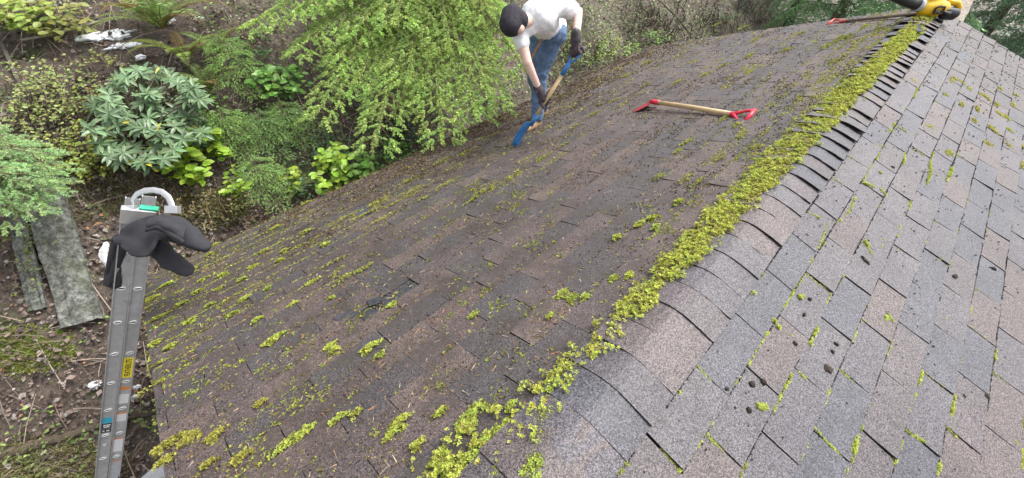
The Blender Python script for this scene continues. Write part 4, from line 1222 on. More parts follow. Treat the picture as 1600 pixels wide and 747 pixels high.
M_CLOD = plain_mat('peat_clod', (0.030, 0.020, 0.014), 0.85, var=0.5, scale=60, bstr=1.0, bdist=0.006)
M_CLODG = plain_mat('mossy_clod', (0.20, 0.24, 0.03), 0.85, var=0.5, scale=60, bstr=1.0, bdist=0.006, dirt=((0.06, 0.05, 0.02), 40, 0.56))
CLODS = [(1294, 577, .020, .017, 0, 'largest dark soil clod on the pale slope'), (1352, 408, .026, .010, 0, 'long dark clod below the thick moss roll high on the pale slope'),
         (1492, 432, .016, .012, 0, 'dark oblong clod on the right of the pale slope'), (1306, 538, .010, .009, 0, 'small dark clod above the largest clod, right one'), (1300, 550, .008, .008, 0, 'small dark clod above the largest clod, left one'),
         (1242, 537, .010, .009, 0, 'small brown clod at a joint left of the largest clod'), (1384, 497, .022, .012, 1, 'green topped clod right of centre on the pale slope'), (1552, 420, .014, .010, 0, 'dark clod near the right picture edge'),
         (1449, 533, .012, .012, 0, 'dark clod below the green topped clod, near a joint'), (1189, 636, .024, .013, 1, 'mossy clod on a joint near the lower ridge caps'), (1175, 600, .012, .010, 0, 'dark crumb clod just above the mossy clod near the caps'),
         (1192, 597, .010, .012, 0, 'dark crumb clod right of the one above the mossy clod'), (1541, 620, .014, .012, 0, 'dark clod right of the angled moss line'), (1135, 608, .010, .008, 0, 'dark clod on the joint beside the caps'),
         (1170, 641, .010, .010, 0, 'round clod left of the mossy clod by the caps'), (1251, 464, .015, .012, 1, 'round bright green moss clod above the caps end'), (1265, 468, .008, .008, 0, 'brown crumb beside the round bright green clod'),
         (1256, 492, .012, .005, 0, 'thin dark flake below the round bright green clod'), (1394, 262, .013, .010, 0, 'dark clod beside the fine moss roll high on the pale slope'), (1375, 270, .012, .010, 1, 'olive clod left of the high dark clod')]
for i, (x, y, a_, b_, g_, lab) in enumerate(CLODS):
    o = flat_blob(right_hit(x, y, 0.012), a_, b_, 0.010, i + 20, M_CLODG if g_ else M_CLOD, 'soil_clod', NR, 3)
    tag(o, lab, 'clod', 'clods on the pale slope')

# ================================================================== THE WORKER
skin = plain_mat('skin', (0.70, 0.48, 0.40), 0.5, var=0.08, scale=20)
M_SHIRT = plain_mat('white_cotton_shirt', (0.86, 0.86, 0.88), 0.8, var=0.04, scale=25, bstr=0.2)
M_JEANS = plain_mat('denim', (0.10, 0.165, 0.28), 0.8, var=0.35, scale=12, bstr=0.35, bdist=0.003, dirt=((0.05, 0.07, 0.12), 6, 0.55))
M_KNIT = plain_mat('dark_knit', (0.028, 0.024, 0.032), 0.9, var=0.35, scale=90, bstr=0.6, bdist=0.003)
M_GLOVE = plain_mat('glove_fabric', (0.05, 0.038, 0.045), 0.75, var=0.5, scale=22, bstr=0.3, dirt=((0.20, 0.19, 0.20), 16, 0.60))
M_BOOT = plain_mat('boot_leather', (0.30, 0.19, 0.10), 0.6, var=0.3, scale=25, bstr=0.3)
M_SOLE = plain_mat('boot_sole', (0.06, 0.055, 0.05), 0.7)
M_STRAP = plain_mat('leather_strap', (0.30, 0.15, 0.09), 0.6, var=0.2)
footA = left_hit(838, 201, 0.0); footB = left_hit(848, 183, 0.0)
ankA = footA + np.array([-0.02, 0.03, 0.10]); ankB = footB + np.array([-0.02, 0.02, 0.10])
hipA = pt(866, 52, 3.90); hipB = pt(846, 54, 4.02)
kneeA = pt(843, 118, 4.14); kneeB = pt(834, 116, 4.26)
pel = (hipA + hipB) / 2 + np.array([0, 0, 0.05])
shA = pt(872, 10, 3.56); shB = pt(811, 48, 3.56)     # A: picture right, B: picture left
chest = (shA + shB) / 2; chest = chest + RW[1] * 0.02
neck = pt(820, 34, 3.46); head = pt(801, 33, 3.40)
elA = pt(904, 18, 3.62); wrA = pt(900, 62, 3.50); haA = pt(899, 78, 3.50)
elB = pt(824, 98, 3.60); wrB = pt(842, 140, 3.76)
sh_bot = left_hit(809, 228, 0.0); sh_top = pt(888, 101, 3.60)
worker = thing('person', 'person in white shirt, jeans and dark beanie bending over a blue spade', 'person', (footA + footB) / 2)
body_t = [([ankA, kneeA, hipA], [0.045, 0.058, 0.085]), ([ankB, kneeB, hipB], [0.045, 0.058, 0.085]), ([pel, pel * 0.5 + chest * 0.5, chest], [0.14, 0.125, 0.14], 0.8),
          ([hipA, hipB], [0.11, 0.11]), ([shA, chest, shB], [0.065, 0.10, 0.065]), ([chest, neck, head], [0.075, 0.055, 0.065]),
          ([head - RW[0] * 0.004, head + RW[1] * 0.02], [0.082, 0.085]), ([head - RW[1] * 0.055 + RW[0] * 0.045, head - RW[1] * 0.02], [0.055, 0.08]),
          ([head - RW[1] * 0.095 + RW[0] * 0.035 - RW[2] * 0.02, head - RW[1] * 0.05], [0.015, 0.022]),   # nose, turned to the ground
          ([head + RW[0] * 0.088 - RW[1] * 0.02, head + RW[0] * 0.09 - RW[1] * 0.05], [0.014, 0.012]),
          ([shA, elA, wrA], [0.052, 0.043, 0.030]), ([shB, elB, wrB], [0.052, 0.043, 0.030])]
blob('body', body_t, 0.011, skin, worker)
blob('shirt', [([pel + (chest - pel) * 0.05, pel * 0.5 + chest * 0.5, chest], [0.155, 0.15, 0.16], 0.85), ([shA, chest, shB], [0.085, 0.125, 0.085]),
               ([shA, shA * 0.38 + elA * 0.62], [0.082, 0.078]), ([shB, shB * 0.62 + elB * 0.38], [0.080, 0.070]), ([hipA + RW[1] * 0.06, hipB + RW[1] * 0.06], [0.12, 0.12]),
               ([chest, chest * 0.45 + neck * 0.55], [0.10, 0.075])], 0.012, M_SHIRT, worker, wrinkle=0.010, wscale=11)
blob('jeans', [([ankA + np.array([0, 0, 0.015]), kneeA, hipA], [0.066, 0.080, 0.108]), ([ankB + np.array([0, 0, 0.015]), kneeB, hipB], [0.066, 0.080, 0.108]), ([hipA, hipB], [0.128, 0.128]), ([pel], [0.14])],
     0.012, M_JEANS, worker, wrinkle=0.014, wscale=12)
blob('beanie', [([head - RW[1] * 0.020 - RW[0] * 0.010, head + RW[1] * 0.040 - RW[0] * 0.004], [0.104, 0.096]), ([head - RW[1] * 0.05 - RW[0] * 0.012 + RW[2] * 0.03, head], [0.075, 0.10]), ([head + RW[0] * 0.055 + RW[1] * 0.01, head + RW[0] * 0.03 + RW[1] * 0.02], [0.078, 0.09])], 0.010, M_KNIT, worker, wrinkle=0.004, wscale=25)
mb = MB(); mb.tube([pt(847, 60, 3.80), pt(838, 76, 3.84), pt(829, 94, 3.90)], [0.021, 0.022, 0.021], 6, flat=0.3); add_child(mb, 'strap', M_STRAP, worker)
fdir = unit(np.array([0.10, -0.75, 0])); fdir = unit(fdir - NL * (fdir @ NL))
for ft, an in ((footA, ankA), (footB, ankB)):
    bo = blob('boot', [([ft + NL * 0.058 - fdir * 0.05, ft + NL * 0.055 + fdir * 0.08, ft + NL * 0.048 + fdir * 0.16], [0.050, 0.052, 0.044]), ([ft + NL * 0.06 - fdir * 0.045, an + np.array([0, 0, 0.02])], [0.046, 0.056])], 0.009, M_BOOT, worker)
    so = blob('sole', [([ft + NL * 0.016 - fdir * 0.065, ft + NL * 0.016 + fdir * 0.02, ft + NL * 0.016 + fdir * 0.17], [0.044, 0.040, 0.044], 0.32)], 0.008, M_SOLE)
    so.parent = bo; so.matrix_parent_inverse = bo.matrix_parent_inverse.copy() @ Matrix.Identity(4); so.matrix_parent_inverse = Matrix.Identity(4)

# the blue spade he holds
spade = thing('blue_spade', 'blue bladed spade with pale wooden shaft held by the bending person', 'spade', sh_bot)
sax = unit(sh_bot - sh_top); SL = np.linalg.norm(sh_bot - sh_top)
mb = MB(); mb.tube([sh_top + sax * 0.06, sh_top + sax * (SL - 0.30)], [0.0165, 0.0175], 12); add_child(mb, 'shaft', M_WOOD, spade, smooth=True)
mb = MB(); mb.tube([sh_top - sax * 0.02, sh_top + sax * 0.10], [0.0195, 0.0215], 12); add_child(mb, 'sleeve', M_BLUEP, spade, smooth=True)
gw = unit(RW[0] * 0.75 + RW[2] * 0.65); d_grip(spade, sh_top - sax * 0.01, -sax, gw, 0.11, 0.10, 0.013, M_BLUEP)
wdir = unit(np.cross(sax, RW[2]) * 0.18 + RW[2] * 0.95); wdir = unit(wdir - sax * (wdir @ sax)); bnr = np.cross(sax, wdir)
mb = MB(); mb.tube([sh_top + sax * (SL - 0.36), sh_top + sax * (SL - 0.24)], [0.021, 0.023], 12); add_child(mb, 'socket', M_BLUEP, spade, smooth=True)
P = []
for t in np.linspace(0, 1, 9):
    hw = 0.10 * min(1, 0.62 + t * 1.2) * (1 if t < 0.7 else 1 - 0.35 * ((t - 0.7) / 0.3) ** 2)
    P.append([sh_top + sax * (SL - 0.27 + 0.27 * t) + wdir * v * hw + bnr * (0.03 * v * v + 0.015 * math.sin(t * PI)) for v in np.linspace(-1, 1, 9)])
add_child(plate(P, 0.004, bnr), 'blade', M_BLUEP, spade)

def glove(wrist, center, axis, back, name):
    """hand closed round a bar: palm on the `back` side, four fingers and a thumb wrapped round the axis"""
    axis = unit(axis); back = unit(np.asarray(back) - axis * (np.asarray(back) @ axis)); side = np.cross(axis, back)
    tubes = [([wrist, wrist * 0.5 + (center + back * 0.035) * 0.5, center + back * 0.036], [0.044, 0.042, 0.036]),
             ([center + back * 0.036 + axis * 0.036, center + back * 0.036 - axis * 0.036], [0.023, 0.023])]
    for i, (o_, sc) in enumerate(((0.039, 0.95), (0.014, 1.05), (-0.012, 1.0), (-0.036, 0.85))):
        ch = []
        for a_ in np.linspace(0.25, 0.25 + 3.6 * sc, 6):
            ch.append(center + axis * o_ + (back * math.cos(a_) + side * math.sin(a_)) * 0.031)
        tubes.append((ch, [0.0125, 0.0125, 0.0118, 0.0112, 0.0105, 0.0095]))
    ch = [center + back * 0.035 + axis * 0.03 - side * 0.015] + [center + axis * (0.045 + 0.008 * k_) + (back * math.cos(-a_) + side * math.sin(-a_)) * 0.033 for k_, a_ in enumerate((0.9, 1.6, 2.2))]
    tubes.append((ch, [0.016, 0.0145, 0.013, 0.011]))
    o = blob(name, tubes, 0.0055, M_GLOVE, worker, smooth=2)
    # knitted cuff
    cu = blob('cuff', [([wrist + unit(wrist - center) * 0.045, wrist - unit(wrist - center) * 0.01], [0.043, 0.047])], 0.008, M_GLOVE); cu.parent = o
    return o
cB = sh_top + sax * ((pt(848, 153, 3.8) - sh_top) @ sax)
glove(cB + unit(wrB - cB) * 0.10, cB, sax, wrB - cB + RW[2] * 0.03, 'glove')
cA = sh_top - sax * 0.12
glove(cA + unit(wrA - cA) * 0.10, cA, gw, wrA - cA, 'glove')

# ================================================================== VEGETATION
def leaf_t(w, fold=0.05, droop=0.12, k=2):
    """leaf along +x, length 1, half width w"""
    xs = [0.0, 0.22, 0.5, 0.78, 1.0]; ws = [0.05, 0.72, 1.0, 0.72, 0.02]
    V = []; Fc = []
    for x, q in zip(xs, ws):
        z = -droop * x * x
        V += [(x, -w * q, z + fold * q), (x, 0, z), (x, w * q, z + fold * q)]
    for i in range(4):
        a = i * 3
        Fc += [(a, a + 3, a + 4), (a, a + 4, a + 1), (a + 1, a + 4, a + 5), (a + 1, a + 5, a + 2)]
    return np.array(V, float), np.array(Fc)
def leaf_s(w, droop=0.15):
    return np.array([(0, 0, 0), (0.45, -w, 0.04), (0.5, 0, -0.02), (0.45, w, 0.04), (1, 0, -droop)], float), np.array([(0, 1, 2), (0, 2, 3), (1, 4, 2), (2, 4, 3)])
T_RHODO, T_SALAL, T_SMALL, T_LAUREL = leaf_t(0.15, 0.04, 0.22), leaf_t(0.31, 0.07, 0.12), leaf_s(0.33), leaf_t(0.20, 0.05, 0.15)
UPS = np.array([0.38, -0.06, 0.92])                 # plants on the bank lean out to the light

def put_leaves(mb, T, P, D, L, col, up=None):
    n = len(P)
    if n == 0: return
    up = np.repeat(np.array([[0, 0, 1.0]]), n, 0) if up is None else up
    mb.scatter(*T, frames_dir(np.asarray(D) + 1e-6, up + rng.normal(0, 0.25, (n, 3))) * np.asarray(L)[:, None, None], P, col)

def bend(a, b, sag=0.1, n=5):
    t = np.linspace(0, 1, n)[:, None]
    return a + (b - a) * t + np.array([0, 0, 1.0]) * sag * np.sin(t * PI) * np.linalg.norm(b - a)

def lift(px, py, k):
    """a point above the ground seen at this pixel, k of the way towards the camera"""
    g = g_at(px, py); return g + (CAM - g) * k

def finish(name, label, cat, base, stems, leaves, mat, group=None, leaf_name='foliage', stem_name='stem'):
    t = thing(name, label, cat, base, group)
    if stems is not None and stems.n: add_child(stems, stem_name, M_TWIG, t)
    if leaves is not None and leaves.n: add_child(leaves, leaf_name, mat, t)
    return t

def in_ellipse(cx, cy, rx, ry, n, edge=0.5):
    a = rng.uniform(0, 2 * PI, n); r = rng.random(n) ** edge
    return np.stack([cx + rx * r * np.cos(a), cy + ry * r * np.sin(a)], -1)

# ---- rhododendron: rosettes of long leaves
def rhododendron(cx, cy, rx, ry, n, L, label, colr, k=(0.04, 0.13)):
    st, lf = MB(), MB()
    base = g_at(cx, cy + ry * 0.7)
    for (x, y) in in_ellipse(cx, cy, rx, ry, n):
        tip = lift(x, y, rng.uniform(*k))
        st.tube(bend(base + rng.normal(0, 0.06, 3) * [1, 1, 0], tip, 0.12), [0.012, 0.010, 0.008, 0.006, 0.004], 5, col=(0.10, 0.075, 0.05), caps=False)
        ax = unit(UPS + rng.normal(0, 0.28, 3))
        fr = frames(ax[None])[0]
        nl = int(rng.integers(8, 12)); a = np.arange(nl) / nl * 2 * PI + rng.uniform(0, 0.5, nl)
        el = rng.uniform(-0.15, 0.45, nl)
        D = (fr[:, 0] * (np.cos(a) * np.cos(el))[:, None] + fr[:, 1] * (np.sin(a) * np.cos(el))[:, None] + ax * np.sin(el)[:, None])
        c = jit(np.array(colr) * rng.uniform(0.75, 1.25), nl, 0.12, 0.04)
        if rng.random() < 0.12: c[0] = (0.38, 0.36, 0.05)
        put_leaves(lf, T_RHODO, np.repeat(tip[None], nl, 0), D, rng.uniform(0.75, 1.1, nl) * L, c, np.repeat(ax[None], nl, 0))
    return finish('rhododendron', label, 'shrub', base, st, lf, M_GLOSS, leaf_name='leaves')
rhododendron(230, 184, 98, 76, 128, 0.12, 'rounded rhododendron bush with blue green leaf rosettes on the left bank', (0.155, 0.24, 0.12))

# ---- broad leaved, bright green runners (rounded leaves)
def salal(cx, cy, rx, ry, n, L, label, colr, name='salal_shrub', k=(0.02, 0.08), T=None, mat=None, group=None):
    st, lf = MB(), MB(); base = g_at(cx, cy + ry * 0.5)
    for (x, y) in in_ellipse(cx, cy, rx, ry, n):
        b0 = g_at(x + rng.normal(0, rx * 0.12), y + ry * 0.15) ; tip = lift(x, y, rng.uniform(*k))
        p = bend(b0, tip, 0.10, 6); st.tube(p, np.linspace(0.004, 0.002, 6), 4, col=(0.16, 0.10, 0.05), caps=False)
        nl = int(rng.integers(4, 8)); t = rng.uniform(0.4, 1.05, nl)
        P = p[0] + (p[-1] - p[0]) * t[:, None] + rng.normal(0, 0.02, (nl, 3))
        a = rng.uniform(0, 2 * PI, nl)
        D = np.stack([np.cos(a), np.sin(a), rng.uniform(-0.3, 0.35, nl)], -1)
        put_leaves(lf, T or T_SALAL, P, D, rng.uniform(0.65, 1.15, nl) * L, jit(np.array(colr) * rng.uniform(0.8, 1.2), nl, 0.15, 0.06), np.repeat(UPS[None], nl, 0))
    return finish(name, label, 'shrub', base, st, lf, mat or M_LEAF, group, 'leaves')
SALS = [(302, 240, 54, 42, 52, .115, 'bright yellow green salal with round leaves right of the rhododendron', (0.27, 0.42, 0.045)),
        (365, 285, 26, 22, 10, .085, 'small salal sprig above the roof corner moss', (0.25, 0.40, 0.05)),
        (440, 125, 48, 24, 40, .10, 'mid green salal left of the spruce boughs', (0.13, 0.27, 0.05)),
        (515, 262, 30, 38, 34, .105, 'bright salal clump near the eave left of the dark shrubs', (0.27, 0.43, 0.05)),
        (562, 258, 26, 26, 26, .09, 'glossy mid green salal right at the eave', (0.15, 0.30, 0.05)),
        (610, 240, 34, 26, 30, .065, 'deep green salal under the spruce tips at the eave', (0.11, 0.24, 0.045)),
        (455, 275, 20, 16, 9, .08, 'yellowish salal sprig with few leaves left of the bright clump', (0.33, 0.42, 0.06)),
        (30, 20, 50, 26, 34, .10, 'pale yellow green broad leaved shrub in the top left corner', (0.28, 0.36, 0.07)),
        (100, 28, 44, 26, 22, .09, 'broad leaved shrub with orange tinted leaves at the top left', (0.26, 0.27, 0.07)),
        (345, 180, 26, 60, 34, .055, 'leafy green shrub between rhododendron and spruce', (0.15, 0.28, 0.06)),
        (395, 60, 26, 50, 24, .06, 'dull green shrub left of the upper spruce bough', (0.09, 0.18, 0.05)),
        (725, 55, 30, 60, 46, .05, 'dark leafy shrub behind the person at the top', (0.09, 0.17, 0.05)),
        (920, 55, 36, 48, 130, .042, 'light green vine tangle right of the person', (0.20, 0.29, 0.07)),
        (955, 75, 24, 22, 60, .045, 'yellow green vine tangle nearer the eave, right of the person', (0.25, 0.35, 0.06)),
        (1020, 58, 26, 14, 34, .06, 'bright green leafy clump at the far left roof corner', (0.20, 0.36, 0.07)),
        (985, 78, 16, 12, 22, .05, 'small bright clump on the eave left of the far corner', (0.22, 0.38, 0.06)),
        (880, 95, 26, 26, 60, .04, 'dark leafed tangle behind the spade handle', (0.13, 0.20, 0.05)),
        (1250, 20, 60, 20, 50, .05, 'dark green bush beyond the far roof edge', (0.08, 0.15, 0.06))]
for a in SALS: salal(*a, k=(0.05, 0.11) if a[5] >= 0.085 else (0.02, 0.08))
DARKS = [(660, 190, 55, 34, 120, .05, 'dark glossy small leaved bush below the spruce boughs', (0.030, 0.075, 0.035)), (520, 225, 40, 30, 60, .045, 'dark green pinnate undergrowth above the bright salal clump', (0.07, 0.15, 0.06)),
         (470, 215, 50, 40, 80, .045, 'grey green low undergrowth between salal and spruce', (0.10, 0.18, 0.08)), (600, 200, 40, 24, 60, .05, 'dark evergreen undergrowth beneath the middle bough', (0.035, 0.085, 0.035)),
         (780, 170, 34, 26, 70, .045, 'dark bush at the eave beside the leaning spade', (0.04, 0.08, 0.035)), (480, 290, 24, 14, 22, .05, 'blue green seedling tuft right at the eave', (0.13, 0.24, 0.12)), (745, 125, 30, 40, 70, .045, 'deep green bush between spruce tip and person', (0.05, 0.10, 0.04))]
for a in DARKS: salal(*a, name='evergreen_shrub', T=T_LAUREL, mat=M_GLOSS, k=(0.0, 0.06))

# ---- thin stemmed shrubs with small leaves
def twiggy(cx, cy, rx, ry, n, nl_, label, colr, L=0.028, h=(0.03, 0.12), name='twiggy_shrub', stemc=(0.17, 0.13, 0.09), rad=0.004):
    st, lf = MB(), MB(); base = g_at(cx, cy)
    for (x, y) in in_ellipse(cx, cy, rx, ry, n):
        b0 = g_at(x + rng.normal(0, 6), y + rng.uniform(0, 14)); tip = lift(x + rng.normal(0, 14), y + rng.normal(-4, 12), rng.uniform(*h))
        p = bend(b0, tip, rng.uniform(-0.05, 0.2), 7); p[1:] += rng.normal(0, 0.015, (6, 3)); st.tube(p, np.linspace(rad, rad * 0.4, 7), 4, col=np.array(stemc) * rng.uniform(0.7, 1.3), caps=False)
        k_ = rng.poisson(nl_)
        if k_:
            t = rng.uniform(0.2, 1, k_) * 6; i = np.clip(t.astype(int), 0, 5); f = (t - i)[:, None]
            P = p[i] * (1 - f) + p[i + 1] * f + rng.normal(0, 0.018, (k_, 3)); a = rng.uniform(0, 2 * PI, k_)
            put_leaves(lf, T_SMALL, P, np.stack([np.cos(a), np.sin(a), rng.uniform(-0.4, 0.4, k_)], -1), rng.uniform(0.6, 1.3, k_) * L, jit(colr, k_, 0.2, 0.08), np.repeat(UPS[None], k_, 0))
    return finish(name, label, 'shrub', base, st, lf, M_LEAF, None, 'leaves', 'twigs')
twiggy(70, 170, 75, 70, 110, 9, 'sparse yellow green small leaved shrub on the left bank', (0.30, 0.36, 0.11), 0.036)
twiggy(150, 130, 60, 50, 60, 8, 'thin grassy twig tangle left of the rhododendron', (0.25, 0.29, 0.08), 0.034)
twiggy(140, 245, 50, 45, 44, 13, 'yellow leaved sprigs between the boards and the rhododendron', (0.28, 0.33, 0.06), 0.042)
twiggy(300, 330, 60, 40, 44, 3, 'dry straw coloured stems behind the jacket', (0.22, 0.20, 0.08), 0.03, stemc=(0.34, 0.27, 0.16), rad=0.003)
twiggy(370, 320, 50, 28, 40, 4, 'dry brown stems at the eave above the left roof corner', (0.18, 0.17, 0.06), 0.03, stemc=(0.28, 0.20, 0.11), rad=0.003)
twiggy(1060, 35, 60, 34, 80, 3, 'bare dark brown bramble beyond the far left eave', (0.12, 0.15, 0.06), 0.04, (0.0, 0.16), 'bramble', (0.075, 0.05, 0.04), 0.010)
twiggy(1150, 22, 60, 22, 70, 5, 'bare brown bramble tangle near the far roof edge', (0.13, 0.15, 0.07), 0.045, (0.0, 0.14), 'bramble', (0.09, 0.06, 0.045), 0.010)
twiggy(1000, 30, 40, 34, 60, 6, 'bramble with a few leaves behind the vine tangle', (0.15, 0.20, 0.07), 0.04, (0.0, 0.12), 'bramble', (0.09, 0.07, 0.05), 0.008)
twiggy(30, 400, 40, 60, 26, 5, 'thin pale runners trailing beside the narrow board', (0.20, 0.26, 0.06), 0.03, (0.01, 0.05), stemc=(0.30, 0.24, 0.16), rad=0.003)
twiggy(360, 30, 60, 40, 50, 5, 'brown twig tangle right of the big sword fern', (0.14, 0.18, 0.06), 0.035, (0.0, 0.08), 'bramble', (0.12, 0.07, 0.05), 0.005)
for (x0, y0, x1, y1, lab) in ((880, 40, 960, -30, 'leftmost long bare stem rising beside the vine tangle'), (985, 60, 1010, -30, 'long dark bare stem rising behind the far bramble, left one'), (1040, 55, 1080, -30, 'long dark bare stem rising behind the far bramble, right one'),
                              (1075, 50, 1000, -20, 'long dark bare stem leaning left across the bramble')):
    p = bend(g_at(x0, y0), lift(x1, y1, 0.12), 0.04, 6)
    mb = MB(); mb.tube(p, np.linspace(0.016, 0.008, 6), 6, col=(0.07, 0.055, 0.045)); tag(mb.build('bare_stem', M_TWIG), lab, 'stem')

# ---- sword ferns
def fern(px, py, n, L, label, colr, bend_=0.9, kk=0.02, spread=1.0):
    st, lf = MB(), MB(); base = lift(px, py, kk)
    for i in range(n):
        a = i / n * 2 * PI + rng.uniform(-0.25, 0.25); el0 = rng.uniform(0.7, 1.15); Lf = L * rng.uniform(0.75, 1.1)
        m_ = 22; p = [base.copy()]; el = el0
        hd = unit(np.array([math.cos(a), math.sin(a), 0]) * spread + np.array([0.25, 0, 0]))
        for j in range(m_):
            p.append(p[-1] + (hd * math.cos(el) + np.array([0, 0, 1]) * math.sin(el)) * Lf / m_); el -= bend_ * 1.9 / m_ * (0.4 + j / m_)
        p = np.array(p); st.tube(p, np.linspace(0.006, 0.0015, m_ + 1), 4, col=(0.17, 0.14, 0.04), caps=False)
        c0 = np.array(colr) * rng.uniform(0.75, 1.25)
        if rng.random() < 0.12: c0 = np.array((0.22, 0.15, 0.05))
        tng = np.gradient(p, axis=0); tng /= np.linalg.norm(tng, axis=1)[:, None]
        sd = np.cross(tng, [0, 0, 1.0]); sd /= np.linalg.norm(sd, axis=1)[:, None] + 1e-9; nr_ = np.cross(sd, tng)
        f = np.arange(1.5, m_, 0.72); i0 = np.clip(f.astype(int), 0, m_ - 1); w = (f - i0)[:, None]
        P = p[i0] * (1 - w) + p[i0 + 1] * w; t = f / m_
        Lp_ = Lf * 0.125 * np.sin(np.clip(t * 0.93 + 0.10, 0, 1) * PI) ** 0.7 + 0.01
        for sg in (1, -1):
            put_leaves(lf, (leaf_s(0.095, 0.05)), P, sd[i0] * sg + tng[i0] * 0.22, Lp_, jit(c0, len(P), 0.12, 0.04), nr_[i0])
    return finish('sword_fern', label, 'fern', base, st, lf, M_LEAF, None, 'fronds', 'stalks')
fern(255, 45, 17, 0.85, 'largest sword fern at the top left, over the snow', (0.17, 0.27, 0.07))
fern(292, 92, 10, 0.6, 'sword fern just below the largest one', (0.20, 0.28, 0.06))
fern(345, 85, 9, 0.55, 'small sword fern right of the largest one', (0.16, 0.27, 0.06))
fern(330, 140, 8, 0.5, 'pale sword fern right of the rhododendron top', (0.20, 0.31, 0.08))
fern(465, 300, 8, 0.34, 'little fern at the eave above the left corner', (0.17, 0.27, 0.08))
fern(1130, 38, 10, 0.6, 'grey green fern beyond the far eave', (0.13, 0.20, 0.10))
fern(640, 30, 8, 0.6, 'fern hidden behind the spruce boughs', (0.10, 0.18, 0.05))

# ---- conifers
def shoot_t(nn, seed, ln=0.17, wd=0.018, flat=0.0):
    """bottle brush twig along +x, length 1, needle length ln"""
    r = np.random.default_rng(seed); V = []; Fc = []
    for i in range(nn):
        x = (i + r.random()) / nn; a = r.uniform(0, 2 * PI)
        d = np.array([0.75, math.cos(a), math.sin(a) * (1 - flat)]); d /= np.linalg.norm(d)
        b = np.array([x * 0.92, 0, 0]); tipp = b + d * ln * r.uniform(0.75, 1.1)
        s = np.cross(d, r.normal(0, 1, 3)); s = s / np.linalg.norm(s) * wd
        k = len(V); V += [b, b * 0.6 + tipp * 0.4 + s, b * 0.6 + tipp * 0.4 - s, tipp]; Fc += [(k, k + 1, k + 2), (k + 2, k + 1, k + 3)]
    V += [(0, -0.014, 0), (0, 0.014, 0), (0.97, 0, 0.0), (0, 0, 0.02)]; k = len(V) - 4; Fc += [(k, k + 1, k + 2), (k + 1, k + 3, k + 2), (k + 3, k, k + 2)]
    return np.array(V, float), np.array(Fc)
SHOOTS = [shoot_t(74, i, 0.20, 0.024) for i in range(3)]
SHOOTS_FAR = [shoot_t(12, 10 + i, 0.25, 0.055) for i in range(3)]

def bough(st, lf, start, tip, sag, wid, colr, step=0.075, sl=0.12, far=False, droop=0.35, tipc=None, upv=(0, 0, 1.0), thick=0.016):
    """flat drooping branch: main axis, side branches both ways, finger like twigs along each"""
    start = np.asarray(start, float); tip = np.asarray(tip, float); L = np.linalg.norm(tip - start); n = max(6, int(L / step))
    t = np.linspace(0, 1, n)[:, None]; p = start + (tip - start) * t + np.array([0, 0, 1.0]) * sag * np.sin(t * PI)
    st.tube(p, np.linspace(thick, 0.004, n), 5, col=(0.10, 0.075, 0.055), caps=False)
    tng = np.gradient(p, axis=0); tng /= np.linalg.norm(tng, axis=1)[:, None]
    Ps, Ds, Ls, Cs = [], [], [], []
    for i in range(1, n):
        f = i / (n - 1)
        if f < 0.12: continue
        sdv = unit(np.cross(tng[i], upv))
        for sg in (1, -1):
            Lb = wid * (1 - f) ** 0.75 * min(1, 0.35 + f * 2.5) * rng.uniform(0.75, 1.15) + sl * 0.8
            d = unit(tng[i] * 0.75 + sdv * sg * 0.8 + np.array([0, 0, -droop * rng.uniform(0.5, 1.3)]))
            nb = max(2, int(Lb / (sl * 0.42)))
            q = p[i] + d * np.linspace(0, Lb, nb)[:, None]; q[:, 2] -= droop * 0.35 * np.linspace(0, 1, nb) ** 2 * Lb
            if not far: st.tube(q, np.linspace(0.005, 0.002, nb), 3, col=(0.14, 0.10, 0.06), caps=False)
            s2 = unit(np.cross(d, upv))
            for j in range(nb):
                g = j / max(1, nb - 1)
                for s3 in (1, -1):
                    dd = unit(d * 0.85 + s2 * s3 * rng.uniform(0.45, 0.8) + np.array([0, 0, -droop * rng.uniform(0.2, 1.1)]))
                    Ps.append(q[j]); Ds.append(dd); Ls.append(sl * rng.uniform(0.6, 1.1) * (1 - 0.25 * g))
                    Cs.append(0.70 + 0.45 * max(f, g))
            Ps.append(q[-1]); Ds.append(d + np.array([0, 0, -droop * 0.4])); Ls.append(sl * rng.uniform(0.9, 1.25)); Cs.append(1.15)
    Ps.append(p[-1]); Ds.append(tng[-1]); Ls.append(sl * 1.2); Cs.append(1.2)
    Ps, Ds, Ls, Cs = np.array(Ps), np.array(Ds), np.array(Ls), np.array(Cs)
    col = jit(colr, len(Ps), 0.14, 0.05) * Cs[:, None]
    T = SHOOTS_FAR if far else SHOOTS
    pick = rng.integers(0, len(T), len(Ps))
    up = np.repeat(np.array([upv], float), len(Ps), 0)
    for k in range(len(T)):
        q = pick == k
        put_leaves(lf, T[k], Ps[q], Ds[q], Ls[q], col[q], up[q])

def conifer(base, top, label, name, boughs, colr, kw, trunk_r=0.16, barkc=(0.12, 0.095, 0.075), group=None, mat=None):
    t = thing(name, label, 'tree', base, group)
    st, lf = MB(), MB()
    tr = MB(); m_ = 12; tt = np.linspace(0, 1, m_)[:, None]
    p = np.asarray(base) + (np.asarray(top) - np.asarray(base)) * tt + np.concatenate([rng.normal(0, 0.015, (m_, 2)), np.zeros((m_, 1))], 1)
    tr.tube(p, trunk_r * (1 - 0.75 * tt[:, 0]), 12, col=barkc); add_child(tr, 'trunk', M_BARK, t, smooth=True)
    for (a, b, sag, wid) in boughs: bough(st, lf, a, b, sag, wid, colr, **kw)
    add_child(st, 'limbs', M_TWIG, t); add_child(lf, 'crown', mat or M_NEEDLE, t)
    return t
